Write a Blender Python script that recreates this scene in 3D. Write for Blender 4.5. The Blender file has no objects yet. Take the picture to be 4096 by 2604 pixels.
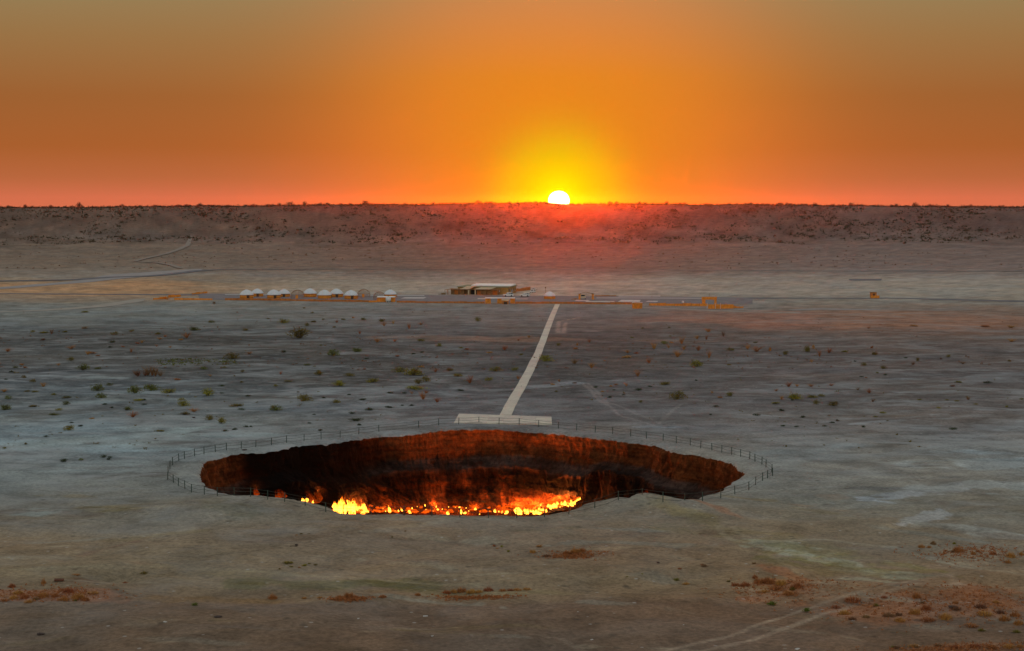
import bpy, math, random
import numpy as np
np.seterr(over='ignore')
from mathutils import Vector

R_ = math.radians
rng = np.random.default_rng(7)
random.seed(7)
scene = bpy.context.scene
COL = scene.collection

# ------------------------------------------------------------------ camera
F = 7000.0                     # focal length in pixels of the 4096 px wide photograph
CW, CH = 4096.0, 2604.0
CAMZ = 34.0
HORIZON = 800.0
PITCH = math.atan((CH / 2 - HORIZON) / F)
cam_d = bpy.data.cameras.new('camera')
cam_d.sensor_width = 36.0
cam_d.lens = 36.0 * F / CW
cam_d.clip_start = 1.0
cam_d.clip_end = 30000.0
cam = bpy.data.objects.new('camera', cam_d)
COL.objects.link(cam)
cam.location = (0, 0, CAMZ)
cam.rotation_euler = (R_(90) - PITCH, 0, 0)
scene.camera = cam

# ------------------------------------------------------------------ colour
def lin1(c):
    c = c / 255.0
    return c / 12.92 if c <= 0.04045 else ((c + 0.055) / 1.055) ** 2.4
def lin(r, g, b):
    return (lin1(r), lin1(g), lin1(b))

# ------------------------------------------------------------------ world: sunset sky
SUN_AZ = math.atan2(2235 - 2048, F)          # to the right of straight ahead
SUN_EL = R_(0.0)
SUN_LAMP_EL = R_(0.12)
NISHITA_STRENGTH = 0.62
world = bpy.data.worlds.new('World')
scene.world = world
world.use_nodes = True
wt = world.node_tree
wt.nodes.clear()

class NT:
    def __init__(self, tree): self.t = tree
    def n(self, kind, **kw):
        nd = self.t.nodes.new(kind)
        for k, v in kw.items(): setattr(nd, k, v)
        return nd
    def l(self, a, b): self.t.links.new(a, b)
    def val(self, x):
        nd = self.n('ShaderNodeValue'); nd.outputs[0].default_value = x; return nd.outputs[0]
    def m(self, op, a, b=None, c=None, clamp=False):
        nd = self.n('ShaderNodeMath', operation=op); nd.use_clamp = clamp
        for i, x in enumerate((a, b, c)):
            if x is None: continue
            if isinstance(x, (int, float)): nd.inputs[i].default_value = x
            else: self.l(x, nd.inputs[i])
        return nd.outputs[0]
    def mix(self, fac, a, b, blend='MIX', clamp=True):
        nd = self.n('ShaderNodeMix', data_type='RGBA', blend_type=blend)
        nd.clamp_factor = clamp
        for i, x in ((0, fac), (6, a), (7, b)):
            if isinstance(x, (int, float)): nd.inputs[i].default_value = x
            elif isinstance(x, tuple): nd.inputs[i].default_value = (*x[:3], 1.0)
            else: self.l(x, nd.inputs[i])
        return nd.outputs[2]
    def ramp(self, fac, stops, interp='LINEAR'):
        nd = self.n('ShaderNodeValToRGB')
        cr = nd.color_ramp; cr.interpolation = interp
        while len(cr.elements) > 1: cr.elements.remove(cr.elements[-1])
        for i, (p, c) in enumerate(stops):
            e = cr.elements[0] if i == 0 else cr.elements.new(p)
            e.position = p
            e.color = (c, c, c, 1) if isinstance(c, (int, float)) else (*c[:3], 1)
        self.l(fac, nd.inputs[0])
        return nd.outputs[0]
    def noise(self, vec, scale, detail=4, rough=0.55, dist=0.0, w=None):
        nd = self.n('ShaderNodeTexNoise')
        nd.inputs['Scale'].default_value = scale
        nd.inputs['Detail'].default_value = detail
        nd.inputs['Roughness'].default_value = rough
        nd.inputs['Distortion'].default_value = dist
        if vec is not None: self.l(vec, nd.inputs['Vector'])
        return nd.outputs[0]
    def scalevec(self, vec, s):
        nd = self.n('ShaderNodeVectorMath', operation='MULTIPLY')
        self.l(vec, nd.inputs[0]); nd.inputs[1].default_value = s
        return nd.outputs[0]

W = NT(wt)
tc = W.n('ShaderNodeTexCoord')
sep = W.n('ShaderNodeSeparateXYZ'); W.l(tc.outputs['Generated'], sep.inputs[0])
e_deg = W.m('MULTIPLY', W.m('ARCSINE', sep.outputs[2]), 57.29578)
az = W.m('MULTIPLY', W.m('ARCTAN2', sep.outputs[0], sep.outputs[1]), 57.29578)
a_deg = W.m('SUBTRACT', az, math.degrees(SUN_AZ))
e_n = W.m('DIVIDE', W.m('ADD', e_deg, 1.0), 41.0, clamp=True)      # -1..40 degrees
def ep(e): return (e + 1.0) / 41.0
base = W.ramp(e_n, [(ep(-1), lin(212, 112, 80)), (ep(0.1), lin(208, 110, 77)), (ep(0.7), lin(182, 102, 62)), (ep(1.7), lin(166, 94, 46)), (ep(3.3), lin(154, 96, 50)),
                    (ep(5.2), lin(150, 114, 70)), (ep(6.6), lin(147, 126, 86)), (ep(10), lin(140, 135, 110)), (ep(20), lin(120, 130, 135)), (ep(40), lin(95, 115, 140))])
def gauss(sa, se, p=1.0, e0=0.0):
    x = W.m('DIVIDE', a_deg, sa); y = W.m('DIVIDE', W.m('SUBTRACT', e_deg, e0), se)
    s = W.m('ADD', W.m('MULTIPLY', x, x), W.m('MULTIPLY', y, y))
    if p != 1.0: s = W.m('POWER', s, p)
    return W.m('EXPONENT', W.m('MULTIPLY', s, -1.0))
halo_col = W.ramp(e_n, [(ep(0), lin(248, 124, 52)), (ep(1.5), lin(236, 124, 44)), (ep(4.0), lin(240, 136, 36)), (ep(6.6), lin(240, 142, 70))])
c1 = W.mix(W.m('ADD', W.m('MULTIPLY', gauss(7.8, 8.2, 1.6), 0.8), W.m('MULTIPLY', gauss(15.0, 9.0), 0.14)), base, halo_col)
c2 = W.mix(W.m('MULTIPLY', gauss(4.8, 3.4, 1.4, 0.8), 0.55), c1, lin(226, 142, 4))
c3 = W.mix(W.m('MULTIPLY', gauss(2.05, 2.1, 1.5), 0.96), c2, lin(232, 204, 0))
c4 = W.mix(gauss(0.7, 0.75, 1.0), c3, lin(255, 248, 0))
dx = W.m('DIVIDE', a_deg, 0.355); dy = W.m('DIVIDE', W.m('SUBTRACT', e_deg, math.degrees(SUN_EL) - 0.02), 0.325)
dd = W.m('SQRT', W.m('ADD', W.m('MULTIPLY', dx, dx), W.m('MULTIPLY', dy, dy)))
discf = W.ramp(dd, [(0.0, 1.0), (0.92, 1.0), (1.0, 0.0)])
c5 = W.mix(discf, c4, (7.0, 6.2, 3.6))
bg_a = W.n('ShaderNodeBackground'); W.l(c5, bg_a.inputs[0]); bg_a.inputs[1].default_value = 1.0
sky = W.n('ShaderNodeTexSky', sky_type='NISHITA')
sky.sun_disc = False
sky.sun_elevation = R_(2.0)
sky.sun_rotation = SUN_AZ
sky.altitude = 100.0
sky.air_density = 1.0; sky.dust_density = 3.0; sky.ozone_density = 1.0
dusty = W.n('ShaderNodeHueSaturation'); dusty.inputs['Saturation'].default_value = 0.45; W.l(sky.outputs[0], dusty.inputs['Color'])   # desert dust greys the blue
bg_b = W.n('ShaderNodeBackground'); W.l(W.mix(1.0, dusty.outputs[0], (1.06, 1.0, 0.92), 'MULTIPLY'), bg_b.inputs[0]); bg_b.inputs[1].default_value = NISHITA_STRENGTH
f_el = W.ramp(e_n, [(ep(7.5), 0.0), (ep(32), 1.0)], 'EASE')
a_abs = W.m('DIVIDE', W.m('ABSOLUTE', a_deg), 180.0)
f_az = W.ramp(a_abs, [(0.25, 0.0), (0.7, 1.0)], 'EASE')
fmix = W.m('MAXIMUM', f_el, f_az)
mx = W.n('ShaderNodeMixShader'); W.l(fmix, mx.inputs[0]); W.l(bg_a.outputs[0], mx.inputs[1]); W.l(bg_b.outputs[0], mx.inputs[2])
wo = W.n('ShaderNodeOutputWorld'); W.l(mx.outputs[0], wo.inputs[0])

# ------------------------------------------------------------------ sun
sd = bpy.data.lights.new('sun', 'SUN')
sd.energy = 3.0
sd.angle = R_(0.5)
sd.color = (1.0, 0.055, 0.001)
sun = bpy.data.objects.new('sun', sd)
COL.objects.link(sun)
sdir = Vector((math.sin(SUN_AZ) * math.cos(SUN_LAMP_EL), math.cos(SUN_AZ) * math.cos(SUN_LAMP_EL), math.sin(SUN_LAMP_EL)))
sun.rotation_euler = sdir.to_track_quat('Z', 'Y').to_euler()
sun.location = (60, 1000, 80)

vs = scene.view_settings
vs.view_transform = 'Standard'; vs.look = 'None'; vs.gamma = 1.0; vs.exposure = 0.0
vs.use_curve_mapping = False
scene.render.engine = 'CYCLES'
scene.cycles.max_bounces = 6
scene.cycles.diffuse_bounces = 3
scene.cycles.glossy_bounces = 2
scene.cycles.transparent_max_bounces = 12
scene.cycles.volume_bounces = 0
scene.cycles.use_denoising = True
scene.cycles.sample_clamp_indirect = 4.0

# ------------------------------------------------------------------ noise
def _hash(ix, iy, seed):
    h = ix.astype(np.int64).astype(np.uint32) * np.uint32(374761393) + iy.astype(np.int64).astype(np.uint32) * np.uint32(668265263) + np.uint32((seed * 2654435761 + 12345) & 0xffffffff)
    h = (h ^ (h >> np.uint32(13))) * np.uint32(1274126177)
    h = (h ^ (h >> np.uint32(16))) * np.uint32(2246822519)
    h = h ^ (h >> np.uint32(13))
    return (h & np.uint32(0xffff)).astype(np.float64) / 65535.0
def vnoise(x, y, seed=0):
    x = np.asarray(x, float); y = np.asarray(y, float)
    x0 = np.floor(x); y0 = np.floor(y)
    fx = x - x0; fy = y - y0
    fx = fx * fx * fx * (fx * (fx * 6 - 15) + 10); fy = fy * fy * fy * (fy * (fy * 6 - 15) + 10)
    a = _hash(x0, y0, seed); b = _hash(x0 + 1, y0, seed); c = _hash(x0, y0 + 1, seed); d = _hash(x0 + 1, y0 + 1, seed)
    return (a + (b - a) * fx) * (1 - fy) + (c + (d - c) * fx) * fy
def fbm(x, y, oct=4, seed=0, gain=0.5, lac=2.03):
    s = 0; amp = 1; tot = 0
    x = np.asarray(x, float); y = np.asarray(y, float)
    for i in range(oct):
        s = s + amp * (vnoise(x, y, seed + i * 17) - 0.5); tot += amp
        amp *= gain; x = x * lac + 13.7; y = y * lac + 7.3
    return s / tot * 2          # about -1..1
def sstep(a, b, x):
    t = np.clip((np.asarray(x, float) - a) / (b - a), 0, 1)
    return t * t * (3 - 2 * t)

# ------------------------------------------------------------------ projection helpers
cp, sp = math.cos(PITCH), math.sin(PITCH)
def ray(px, py):
    u = (px - CW / 2) / F; v = (CH / 2 - py) / F
    return np.array([u, cp + v * sp, -sp + v * cp])
def on_plane(px, py, z=0.0):
    d = ray(px, py); t = (z - CAMZ) / d[2]
    return d[0] * t, d[1] * t
def to_px(x, y, z):
    dz = z - CAMZ
    dep = y * cp - dz * sp
    up = y * sp + dz * cp
    dep = np.maximum(dep, 1.0)
    return CW / 2 + F * x / dep, CH / 2 - F * up / dep

# ------------------------------------------------------------------ terrain height
CX, CY = -5.0, 227.0
CREST_Y = 1660.0
# skyline of the ridge in the photograph: pixel x -> pixel y
_cx = np.array([-3000, 0, 400, 800, 1400, 2048, 2150, 2300, 2600, 3000, 3500, 4096, 7000], float)
_cy = np.array([850, 830, 828, 824, 820, 814, 812, 818, 818, 820, 823, 828, 846], float)
_cw = (_cx - 2048) / F * CREST_Y
_cz = CAMZ - (_cy - HORIZON) / F * CREST_Y
def bump(x, y, cx, cy, rx, ry, h, rot=0.0):
    c, s = math.cos(rot), math.sin(rot)
    dx = x - cx; dy = y - cy
    u = (dx * c + dy * s) / rx; v = (-dx * s + dy * c) / ry
    return h * np.exp(-(u * u + v * v))
def H0(x, y):
    x = np.asarray(x, float); y = np.asarray(y, float)
    z = 0.16 * fbm(x / 47, y / 47, 3, 3)
    near = 1 - sstep(183, 205, y)
    z = z + near * (0.75 * fbm(x / 23, y / 17, 4, 11) + 0.22 * fbm(x / 5.5, y / 4.5, 4, 29))
    mid = sstep(225, 270, y) * (1 - sstep(420, 520, y))
    z = z + mid * 0.30 * fbm(x / 14, y / 12, 4, 41)
    # mounds on the near lip of the crater, hollows in the foreground
    z = z + bump(x, y, 15.5, 192.6, 7.5, 5.0, 1.55, -0.35) + bump(x, y, 22, 182, 9, 5, 0.5, -0.4)
    z = z + bump(x, y, -27, 194.5, 11, 4.0, 0.75, 0.2) + bump(x, y, -33, 188, 8, 4, 0.6)
    z = z - bump(x, y, -35.6, 156.5, 2.6, 3.2, 0.75) + bump(x, y, -37, 159.5, 5, 1.8, 0.3)
    z = z - bump(x, y, -3, 187, 13, 5, 0.25)
    z = z + bump(x, y, 8, 160, 12, 3.5, 0.45) + bump(x, y, 33, 151, 9, 3, 0.4) + bump(x, y, 38, 143, 8, 5, 0.35)
    # ridge
    foot = 1120 + 25 * fbm(x / 260, x * 0 + 3.1, 2, 5)
    t = np.clip((y - foot) / (CREST_Y - foot), 0, 1)
    prof = np.interp(t + 0.05 * fbm(x / 90, y * 0 + 8.1, 3, 67) * (1 - t), [0, 0.25, 0.42, 0.54, 0.70, 0.85, 0.95, 1.0], [0, 0.025, 0.07, 0.16, 0.46, 0.80, 0.955, 1.0])
    crest = np.interp(x, _cw, _cz)
    gul = fbm(x / 60, y / 190, 4, 51) * 2.6 * np.sin(np.clip(t, 0, 1) * math.pi) + fbm(x / 19, y / 40, 3, 57) * 0.9 * sstep(0.1, 0.5, t) * (1 - sstep(0.93, 1.0, t))
    back = np.clip((y - CREST_Y) / 2600, 0, 1)
    ridge = crest * prof * (1 - sstep(0, 1, back)) + gul - 45 * sstep(0.0, 1.0, back)
    ridge = ridge + fbm(x / 30, y * 0 + 1.5, 4, 61) * 1.1 * sstep(0.85, 1.0, t) * (1 - back)
    on = sstep(1075, 1165, y)
    return z * (1 - on) + ridge * on
def hit(px, py, hf=H0):
    x, y = on_plane(px, py, 0.0)
    for _ in range(14):
        z = float(hf(np.array([x]), np.array([y]))[0])
        x, y = on_plane(px, py, z)
    return x, y, z

# ------------------------------------------------------------------ crater rim from the photograph
S6 = 2408 / 1100.0
rim6 = [(445,500),(452,470),(490,440),(560,415),(700,378),(880,358),(1080,350),(1200,320),(1300,298),(1500,288),(1700,262),(1900,232),(2050,210),(2190,206)]
rim7 = [(100,210),(300,205),(420,190),(500,170),(730,157),(1000,152),(1200,165),(1500,185),(1700,208),(1950,235),(2200,270)]
rim8 = [(400,258),(600,282),(720,300),(790,322),(850,350),(1000,372),(1200,405),(1330,440),(1400,470),(1440,500),(1495,540),(1400,595),(1330,650),(1280,705),(1200,718),(1110,740),(1080,768),(1000,772),(850,780),(740,790),(640,775),(500,745),(400,742),(280,760),(200,780),(50,810)]
rim7f = [(1740,860),(1600,890),(1480,905),(1240,912),(1000,912),(700,910),(500,905),(300,903),(100,901)]
rim6f = [(1900,905),(1750,900),(1650,885),(1590,850),(1500,812),(1340,790),(1200,757),(1040,750),(880,742),(740,732),(620,712),(580,685),(500,660),(470,620),(452,560)]
rim_px = [(600 + x / S6, 1640 + y / S6) for x, y in rim6] + [(1500 + x / S6, 1640 + y / S6) for x, y in rim7] + \
         [(2300 + x / S6, 1640 + y / S6) for x, y in rim8] + [(1500 + x / S6, 1640 + y / S6) for x, y in rim7f] + [(600 + x / S6, 1640 + y / S6) for x, y in rim6f]
pts = [hit(px, py) for px, py in rim_px]
th_r = np.array([math.atan2(p[1] - CY, p[0] - CX) for p in pts]); r_r = np.array([math.hypot(p[0] - CX, p[1] - CY) for p in pts])
o_ = np.argsort(th_r); th_r = th_r[o_]; r_r = r_r[o_]
_tt = np.linspace(-math.pi, math.pi, 721)
_rr = np.interp(_tt, th_r, r_r, period=2 * math.pi)
k_ = np.ones(7) / 7
_rr = np.convolve(np.concatenate([_rr[-4:-1], _rr, _rr[1:4]]), k_, 'valid')
def RIM(th):
    th = np.asarray(th, float)
    base_r = np.interp(th, _tt, _rr, period=2 * math.pi)
    c, s = np.cos(th) * 9, np.sin(th) * 9
    return base_r + 0.35 * fbm(c * 1.6, s * 1.6, 3, 71) + 0.22 * fbm(c * 7, s * 7, 3, 73)

# ------------------------------------------------------------------ polar ground grid
NT_ = 1600
q = np.linspace(-math.pi, math.pi, 20001)
dens = 1 + 3.2 * np.exp(-((np.degrees(q) - 90) / 24) ** 2) + 2.4 * np.exp(-((np.degrees(q) + 90) / 34) ** 2) + 0.8 * np.exp(-((np.degrees(q) - 90) / 60) ** 2)
cum = np.concatenate([[0], np.cumsum((dens[1:] + dens[:-1]) / 2)]); cum /= cum[-1]
TH = np.interp(np.arange(NT_) / NT_, cum, q)
RT = RIM(TH)
dl = [0.0, 0.08, 0.2, 0.4]; st = 0.34
while dl[-1] < 62: dl.append(dl[-1] + st)
while dl[-1] < 2600:
    st *= 1.021; dl.append(dl[-1] + st)
DL = np.array(dl); NR = len(DL)
RR = RT[None, :] + DL[:, None]
GX = CX + RR * np.cos(TH)[None, :]; GY = CY + RR * np.sin(TH)[None, :]
GZ = H0(GX, GY)
# the lip sinks a little just at the edge
GZ -= 0.35 * np.exp(-DL[:, None] / 0.35) * (0.6 + 0.8 * vnoise(GX * 1.3, GY * 1.3, 5))
def ground_z(x, y):
    """height of the built sheet at a place (bilinear in its own polar grid)"""
    th = math.atan2(y - CY, x - CX)
    i = np.searchsorted(TH, th) - 1
    if i < 0 or i >= NT_ - 1:
        i0, i1 = NT_ - 1, 0
        span = (TH[0] + 2 * math.pi - TH[-1]); t = ((th - TH[-1]) % (2 * math.pi)) / span
    else:
        i0, i1 = i, i + 1; t = (th - TH[i]) / (TH[i + 1] - TH[i])
    d = math.hypot(x - CX, y - CY) - (RT[i0] * (1 - t) + RT[i1] * t)
    d = min(max(d, 0.0), DL[-1] - 1e-3)
    j = int(np.searchsorted(DL, d, 'right') - 1); s = (d - DL[j]) / (DL[j + 1] - DL[j])
    za = GZ[j, i0] * (1 - t) + GZ[j, i1] * t; zb = GZ[j + 1, i0] * (1 - t) + GZ[j + 1, i1] * t
    return float(za * (1 - s) + zb * s)
def place(px, py):
    x, y = on_plane(px, py, 0.0)
    z = 0.0
    for _ in range(10):
        z = ground_z(x, y); x, y = on_plane(px, py, z)
    return x, y, z

# ------------------------------------------------------------------ soil colours of the place (albedo), by zone
UX, UY = to_px(GX, GY, np.zeros_like(GX))
UYc = np.where(GY < 60, 2900.0, np.clip(UY, 800, 2900))
KC = np.array([2.25, 2.25, 2.25])            # soil colour in the picture -> albedo under this sky
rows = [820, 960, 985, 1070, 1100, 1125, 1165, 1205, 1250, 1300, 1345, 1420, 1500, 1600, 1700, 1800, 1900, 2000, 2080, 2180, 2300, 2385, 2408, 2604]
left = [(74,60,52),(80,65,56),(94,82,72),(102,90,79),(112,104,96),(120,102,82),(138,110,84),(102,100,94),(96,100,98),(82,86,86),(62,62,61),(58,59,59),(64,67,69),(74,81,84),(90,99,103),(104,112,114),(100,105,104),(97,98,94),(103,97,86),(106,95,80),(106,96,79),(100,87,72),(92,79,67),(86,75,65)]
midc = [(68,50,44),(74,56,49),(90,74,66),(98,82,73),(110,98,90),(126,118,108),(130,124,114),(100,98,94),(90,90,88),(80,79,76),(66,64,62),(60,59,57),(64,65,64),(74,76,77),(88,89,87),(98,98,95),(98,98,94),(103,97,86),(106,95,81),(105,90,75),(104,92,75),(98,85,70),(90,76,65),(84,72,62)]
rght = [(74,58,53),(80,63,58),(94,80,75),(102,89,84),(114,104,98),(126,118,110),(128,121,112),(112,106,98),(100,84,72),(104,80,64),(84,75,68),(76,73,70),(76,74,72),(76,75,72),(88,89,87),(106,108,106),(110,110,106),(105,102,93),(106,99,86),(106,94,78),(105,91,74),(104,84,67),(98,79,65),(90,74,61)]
def L3(t): return np.array([lin(*c) for c in t])
TL, TM, TR = L3(left), L3(midc), L3(rght)
colr = np.zeros((NR, NT_, 3))
jit = (18 - 8 * sstep(2000, 2200, UYc)) * fbm(GX / 22, GY / 22, 3, 91)
jpx = 160 * fbm(GX / 40, GY / 60, 3, 93)
for ch in range(3):
    a = np.interp(UYc + jit, rows, TL[:, ch]); b = np.interp(UYc + jit, rows, TM[:, ch]); c = np.interp(UYc + jit, rows, TR[:, ch])
    wx = np.clip((UX + jpx) / 4096, 0, 1)
    colr[..., ch] = np.where(wx < 0.5, a + (b - a) * sstep(0.1, 0.45, wx), b + (c - b) * sstep(0.55, 0.85, wx))
def blob(px, py, rx, ry, col, s, rag=0.55, sc=6.0, rot=0.0):
    global colr
    if px - 3 * rx > 4400: return
    c_, s_ = math.cos(rot), math.sin(rot)
    ddx = UX - px; ddy = (UYc - py)
    u = (ddx * c_ + ddy * s_ * 1.0) / rx; v = (-ddx * s_ + ddy * c_) / ry
    m = np.abs(u) + np.abs(v) < 4
    d = np.sqrt(u[m] ** 2 + v[m] ** 2) + rag * 1.6 * fbm(GX[m] / sc, GY[m] / sc, 4, int(px) % 97)
    w = (s * (1 - sstep(0.55, 1.15, d)))[:, None]
    colr[m] = colr[m] * (1 - w) + np.array(lin(*col))[None] * w
OL = (82, 78, 48); OL2 = (102, 93, 70); PG = (128, 130, 116); ORS = (116, 80, 57); SALT = (140, 150, 154); RB = (104, 80, 64)
blob(1330, 2322, 420, 24, OL, 0.75, 0.8, 4); blob(1560, 2330, 190, 16, (70, 68, 40), 0.7, 0.8, 3)
blob(1900, 2350, 420, 14, OL2, 0.6); blob(900, 2290, 260, 16, OL2, 0.6); blob(760, 2395, 300, 14, (100, 80, 52), 0.5, 0.8, 3)
blob(2700, 2058, 130, 20, (110, 98, 68), 0.8, 0.6, 3, 0.2); blob(2830, 2046, 150, 9, (118, 84, 62), 0.7, 0.5, 3, 0.22)
blob(2560, 2040, 120, 14, (106, 100, 84), 0.5); blob(3000, 2130, 330, 30, OL2, 0.6, 0.8, 5, 0.12); blob(3180, 2190, 330, 26, (108, 99, 72), 0.6, 0.8, 4, 0.14)
for i in range(16):
    t = i / 15.0
    blob(3080 + 560 * t + rng.normal(0, 30), 2190 + 110 * t + rng.normal(0, 22), 90, 8, PG, 0.55, 1.2, 2, 0.14)
    blob(3060 + 600 * t + rng.normal(0, 30), 2196 + 105 * t + rng.normal(0, 26), 110, 9, (102, 95, 58), 0.5, 1.2, 2, 0.14)
blob(3160, 2290, 110, 16, ORS, 0.7, 0.6, 4, 0.3); blob(3130, 2350, 170, 34, ORS, 0.75, 0.7, 4); blob(3640, 2430, 330, 60, ORS, 0.85, 0.7, 4); blob(3960, 2410, 220, 56, ORS, 0.85, 0.7, 4)
blob(3800, 2590, 320, 16, (116, 80, 54), 0.7); blob(190, 2400, 280, 26, (124, 84, 62), 0.6, 0.7, 4); blob(2300, 2205, 140, 12, RB, 0.5)
blob(430, 2048, 120, 13, (98, 88, 60), 0.7); blob(540, 2030, 110, 12, OL2, 0.4); blob(960, 2060, 170, 26, (92, 90, 76), 0.6); blob(820, 2030, 120, 12, (92, 86, 66), 0.55, 0.8, 3)
blob(480, 2185, 120, 10, (98, 78, 68), 0.6, 0.5, 3, -0.25); blob(335, 2330, 60, 20, (96, 78, 62), 0.8, 0.5, 2)
blob(4020, 1850, 260, 30, SALT, 0.5, 1.0, 5); blob(3620, 1985, 170, 16, (146, 150, 155), 0.5, 1.2, 2, -0.15); blob(3850, 1940, 240, 24, SALT, 0.4, 1.0, 4)
blob(3690, 2085, 90, 16, (140, 144, 148), 0.5, 1.0, 2, -0.2); blob(3900, 2130, 300, 12, (132, 134, 130), 0.6, 0.8, 4, 0.12)
blob(520, 1770, 420, 26, (118, 132, 136), 0.7, 1.0, 7); blob(180, 1700, 300, 24, (114, 126, 130), 0.6, 1.0, 7); blob(820, 1730, 260, 20, (116, 130, 134), 0.7, 0.9, 6)
blob(120, 2060, 170, 14, (120, 130, 128), 0.6, 0.9, 4); blob(2700, 1150, 800, 18, (126, 116, 108), 0.5); blob(420, 1150, 480, 30, (146, 112, 82), 0.65, 0.5, 20)
blob(2050, 1355, 500, 12, (116, 94, 76), 0.5, 0.8, 12); blob(3500, 1275, 620, 40, (120, 92, 74), 0.6, 0.6, 25); blob(2950, 1275, 420, 36, (124, 88, 72), 0.5, 0.6, 25)
blob(1500, 1405, 900, 40, (72, 71, 68), 0.55, 0.6, 14); blob(300, 1425, 500, 50, (72, 73, 72), 0.5, 0.6, 14); blob(3300, 1660, 480, 20, (84, 82, 76), 0.7, 0.8, 8); blob(3500, 1500, 500, 12, (82, 80, 77), 0.6, 0.8, 8)
blob(330, 1830, 360, 16, (84, 88, 88), 0.6, 0.8, 7); blob(680, 2010, 240, 14, (88, 88, 80), 0.5)
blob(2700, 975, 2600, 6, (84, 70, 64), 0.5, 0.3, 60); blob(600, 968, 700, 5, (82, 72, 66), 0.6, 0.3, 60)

# wind-drawn streaks of other soils over the near slope
rs = np.random.default_rng(31)
for i in range(110):
    px, py = rs.uniform(-100, 4200), rs.uniform(1985, 2590)
    if py < 2100 and 750 < px < 2950: continue
    k_ = [(122, 115, 100), (98, 88, 64), (90, 75, 62), (106, 106, 99), (116, 98, 80)][rs.integers(5)]
    big = 0.55 if py > 2410 else 1.0
    blob(px, py, rs.uniform(60, 260), rs.uniform(3, 9), k_, rs.uniform(0.3, 0.6) * big, 1.1, rs.uniform(2, 5), (0.12 if px > 2700 else rs.normal(-0.02, 0.06)))
for i in range(90):
    px, py = rs.uniform(-100, 4200), rs.uniform(1480, 1960)
    if math.hypot((px - 1880) / 1250, (py - 1880) / 215) < 1: continue
    k_ = [(116, 128, 132), (70, 71, 71), (104, 112, 114), (80, 78, 74)][rs.integers(4)]
    blob(px, py, rs.uniform(50, 240), rs.uniform(3, 11), k_, rs.uniform(0.3, 0.65), 1.1, rs.uniform(3, 7), rs.normal(-0.02, 0.05))
# wheel ruts in the soil
def rut(px_pts, width, col, s):
    global colr
    P = [on_plane(px, py, 0.0) for px, py in px_pts]
    for (x0, y0), (x1, y1) in zip(P[:-1], P[1:]):
        m = (GX > min(x0, x1) - 3) & (GX < max(x0, x1) + 3) & (GY > min(y0, y1) - 3) & (GY < max(y0, y1) + 3)
        if not m.any(): continue
        gx, gy = GX[m], GY[m]
        vx, vy = x1 - x0, y1 - y0
        t = np.clip(((gx - x0) * vx + (gy - y0) * vy) / (vx * vx + vy * vy), 0, 1)
        d = np.hypot(gx - x0 - t * vx, gy - y0 - t * vy) * (1 + 0.5 * fbm(gx / 2.5, gy / 2.5, 2, 33))
        w = (s * (1 - sstep(0.35 * width, width, d)) * (0.6 + 0.6 * vnoise(gx / 4, gy / 4, 35)))[:, None].clip(0, 1)
        colr[m] = colr[m] * (1 - w) + np.array(lin(*col))[None] * w
TK = (128, 114, 100)
rut([(2600, 2604), (2850, 2540), (3080, 2470), (3200, 2430), (3300, 2395), (3450, 2365), (3620, 2335)], 0.45, TK, 0.6)
rut([(2780, 2604), (3000, 2540), (3200, 2480), (3330, 2430), (3480, 2385), (3660, 2345)], 0.45, TK, 0.6)
rut([(3620, 2335), (3800, 2300), (3830, 2335), (3760, 2355)], 0.5, TK, 0.5)
rut([(3080, 2175), (3300, 2160), (3560, 2185), (3760, 2240), (4096, 2300)], 0.8, (128, 122, 108), 0.45)
rut([(2330, 1530), (2400, 1600), (2480, 1660), (2620, 1700)], 0.5, (120, 116, 112), 0.4)
rut([(2350, 1530), (2430, 1610), (2640, 1690)], 0.5, (120, 116, 112), 0.35)
rut([(2230, 1330), (2235, 1285), (2330, 1268)], 0.8, (138, 124, 112), 0.5)
rut([(2255, 1330), (2262, 1290)], 0.8, (138, 124, 112), 0.5)
rut([(2240, 1325), (2420, 1323)], 1.2, (124, 118, 112), 0.5)
rut([(2870, 2108), (2890, 2135), (2930, 2160), (3050, 2190), (3300, 2240)], 0.45, (130, 122, 104), 0.4)
rut([(2930, 2112), (2960, 2140), (3100, 2170)], 0.4, (130, 122, 104), 0.35)
rut([(0, 2300), (300, 2285), (700, 2270), (1000, 2280), (1300, 2300), (1900, 2320)], 0.6, (122, 116, 98), 0.35)
rut([(2048, 2080), (1700, 2085), (1400, 2080), (1100, 2110)], 0.8, (116, 112, 102), 0.3)
rut([(2350, 2190), (2500, 2185), (2700, 2178), (2950, 2190), (3100, 2225), (3200, 2290)], 0.5, (124, 112, 92), 0.4)
rut([(2160, 2535), (2250, 2545), (2330, 2600)], 0.4, (112, 100, 88), 0.4)
rut([(2640, 1690), (2690, 1640), (2725, 1620)], 0.5, (116, 114, 108), 0.35)
nearf = sstep(1900, 2050, UYc)
mm = 1 + (0.30 - 0.17 * nearf) * fbm(GX / 9, GY / 9, 4, 201) + (0.22 - 0.12 * nearf) * fbm(GX / 2.6, GY / 2.6, 3, 203)
colr = colr * (1 + (sstep(1200, 1300, UYc) * (1 - sstep(1650, 1850, UYc)) * sstep(900, 1900, UX))[..., None] * np.array([0.07, -0.03, 0.01])[None, None])
warm = sstep(2080, 2250, UYc)[..., None] * np.array([0.05, 0.0, -0.06])[None, None]
hue = (0.10 * fbm(GX / 13, GY / 13, 3, 207))[..., None] * np.array([1.0, 0.0, -1.0])[None, None]
rid = sstep(1130, 1300, GY) * (0.32 * fbm(GX / 16, GY / 40, 4, 211) + 0.2 * fbm(GX / 60, GY / 90, 2, 213))
colr = colr * (mm + rid)[..., None].clip(0.3, 2) * (1 + warm + hue)
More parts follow.
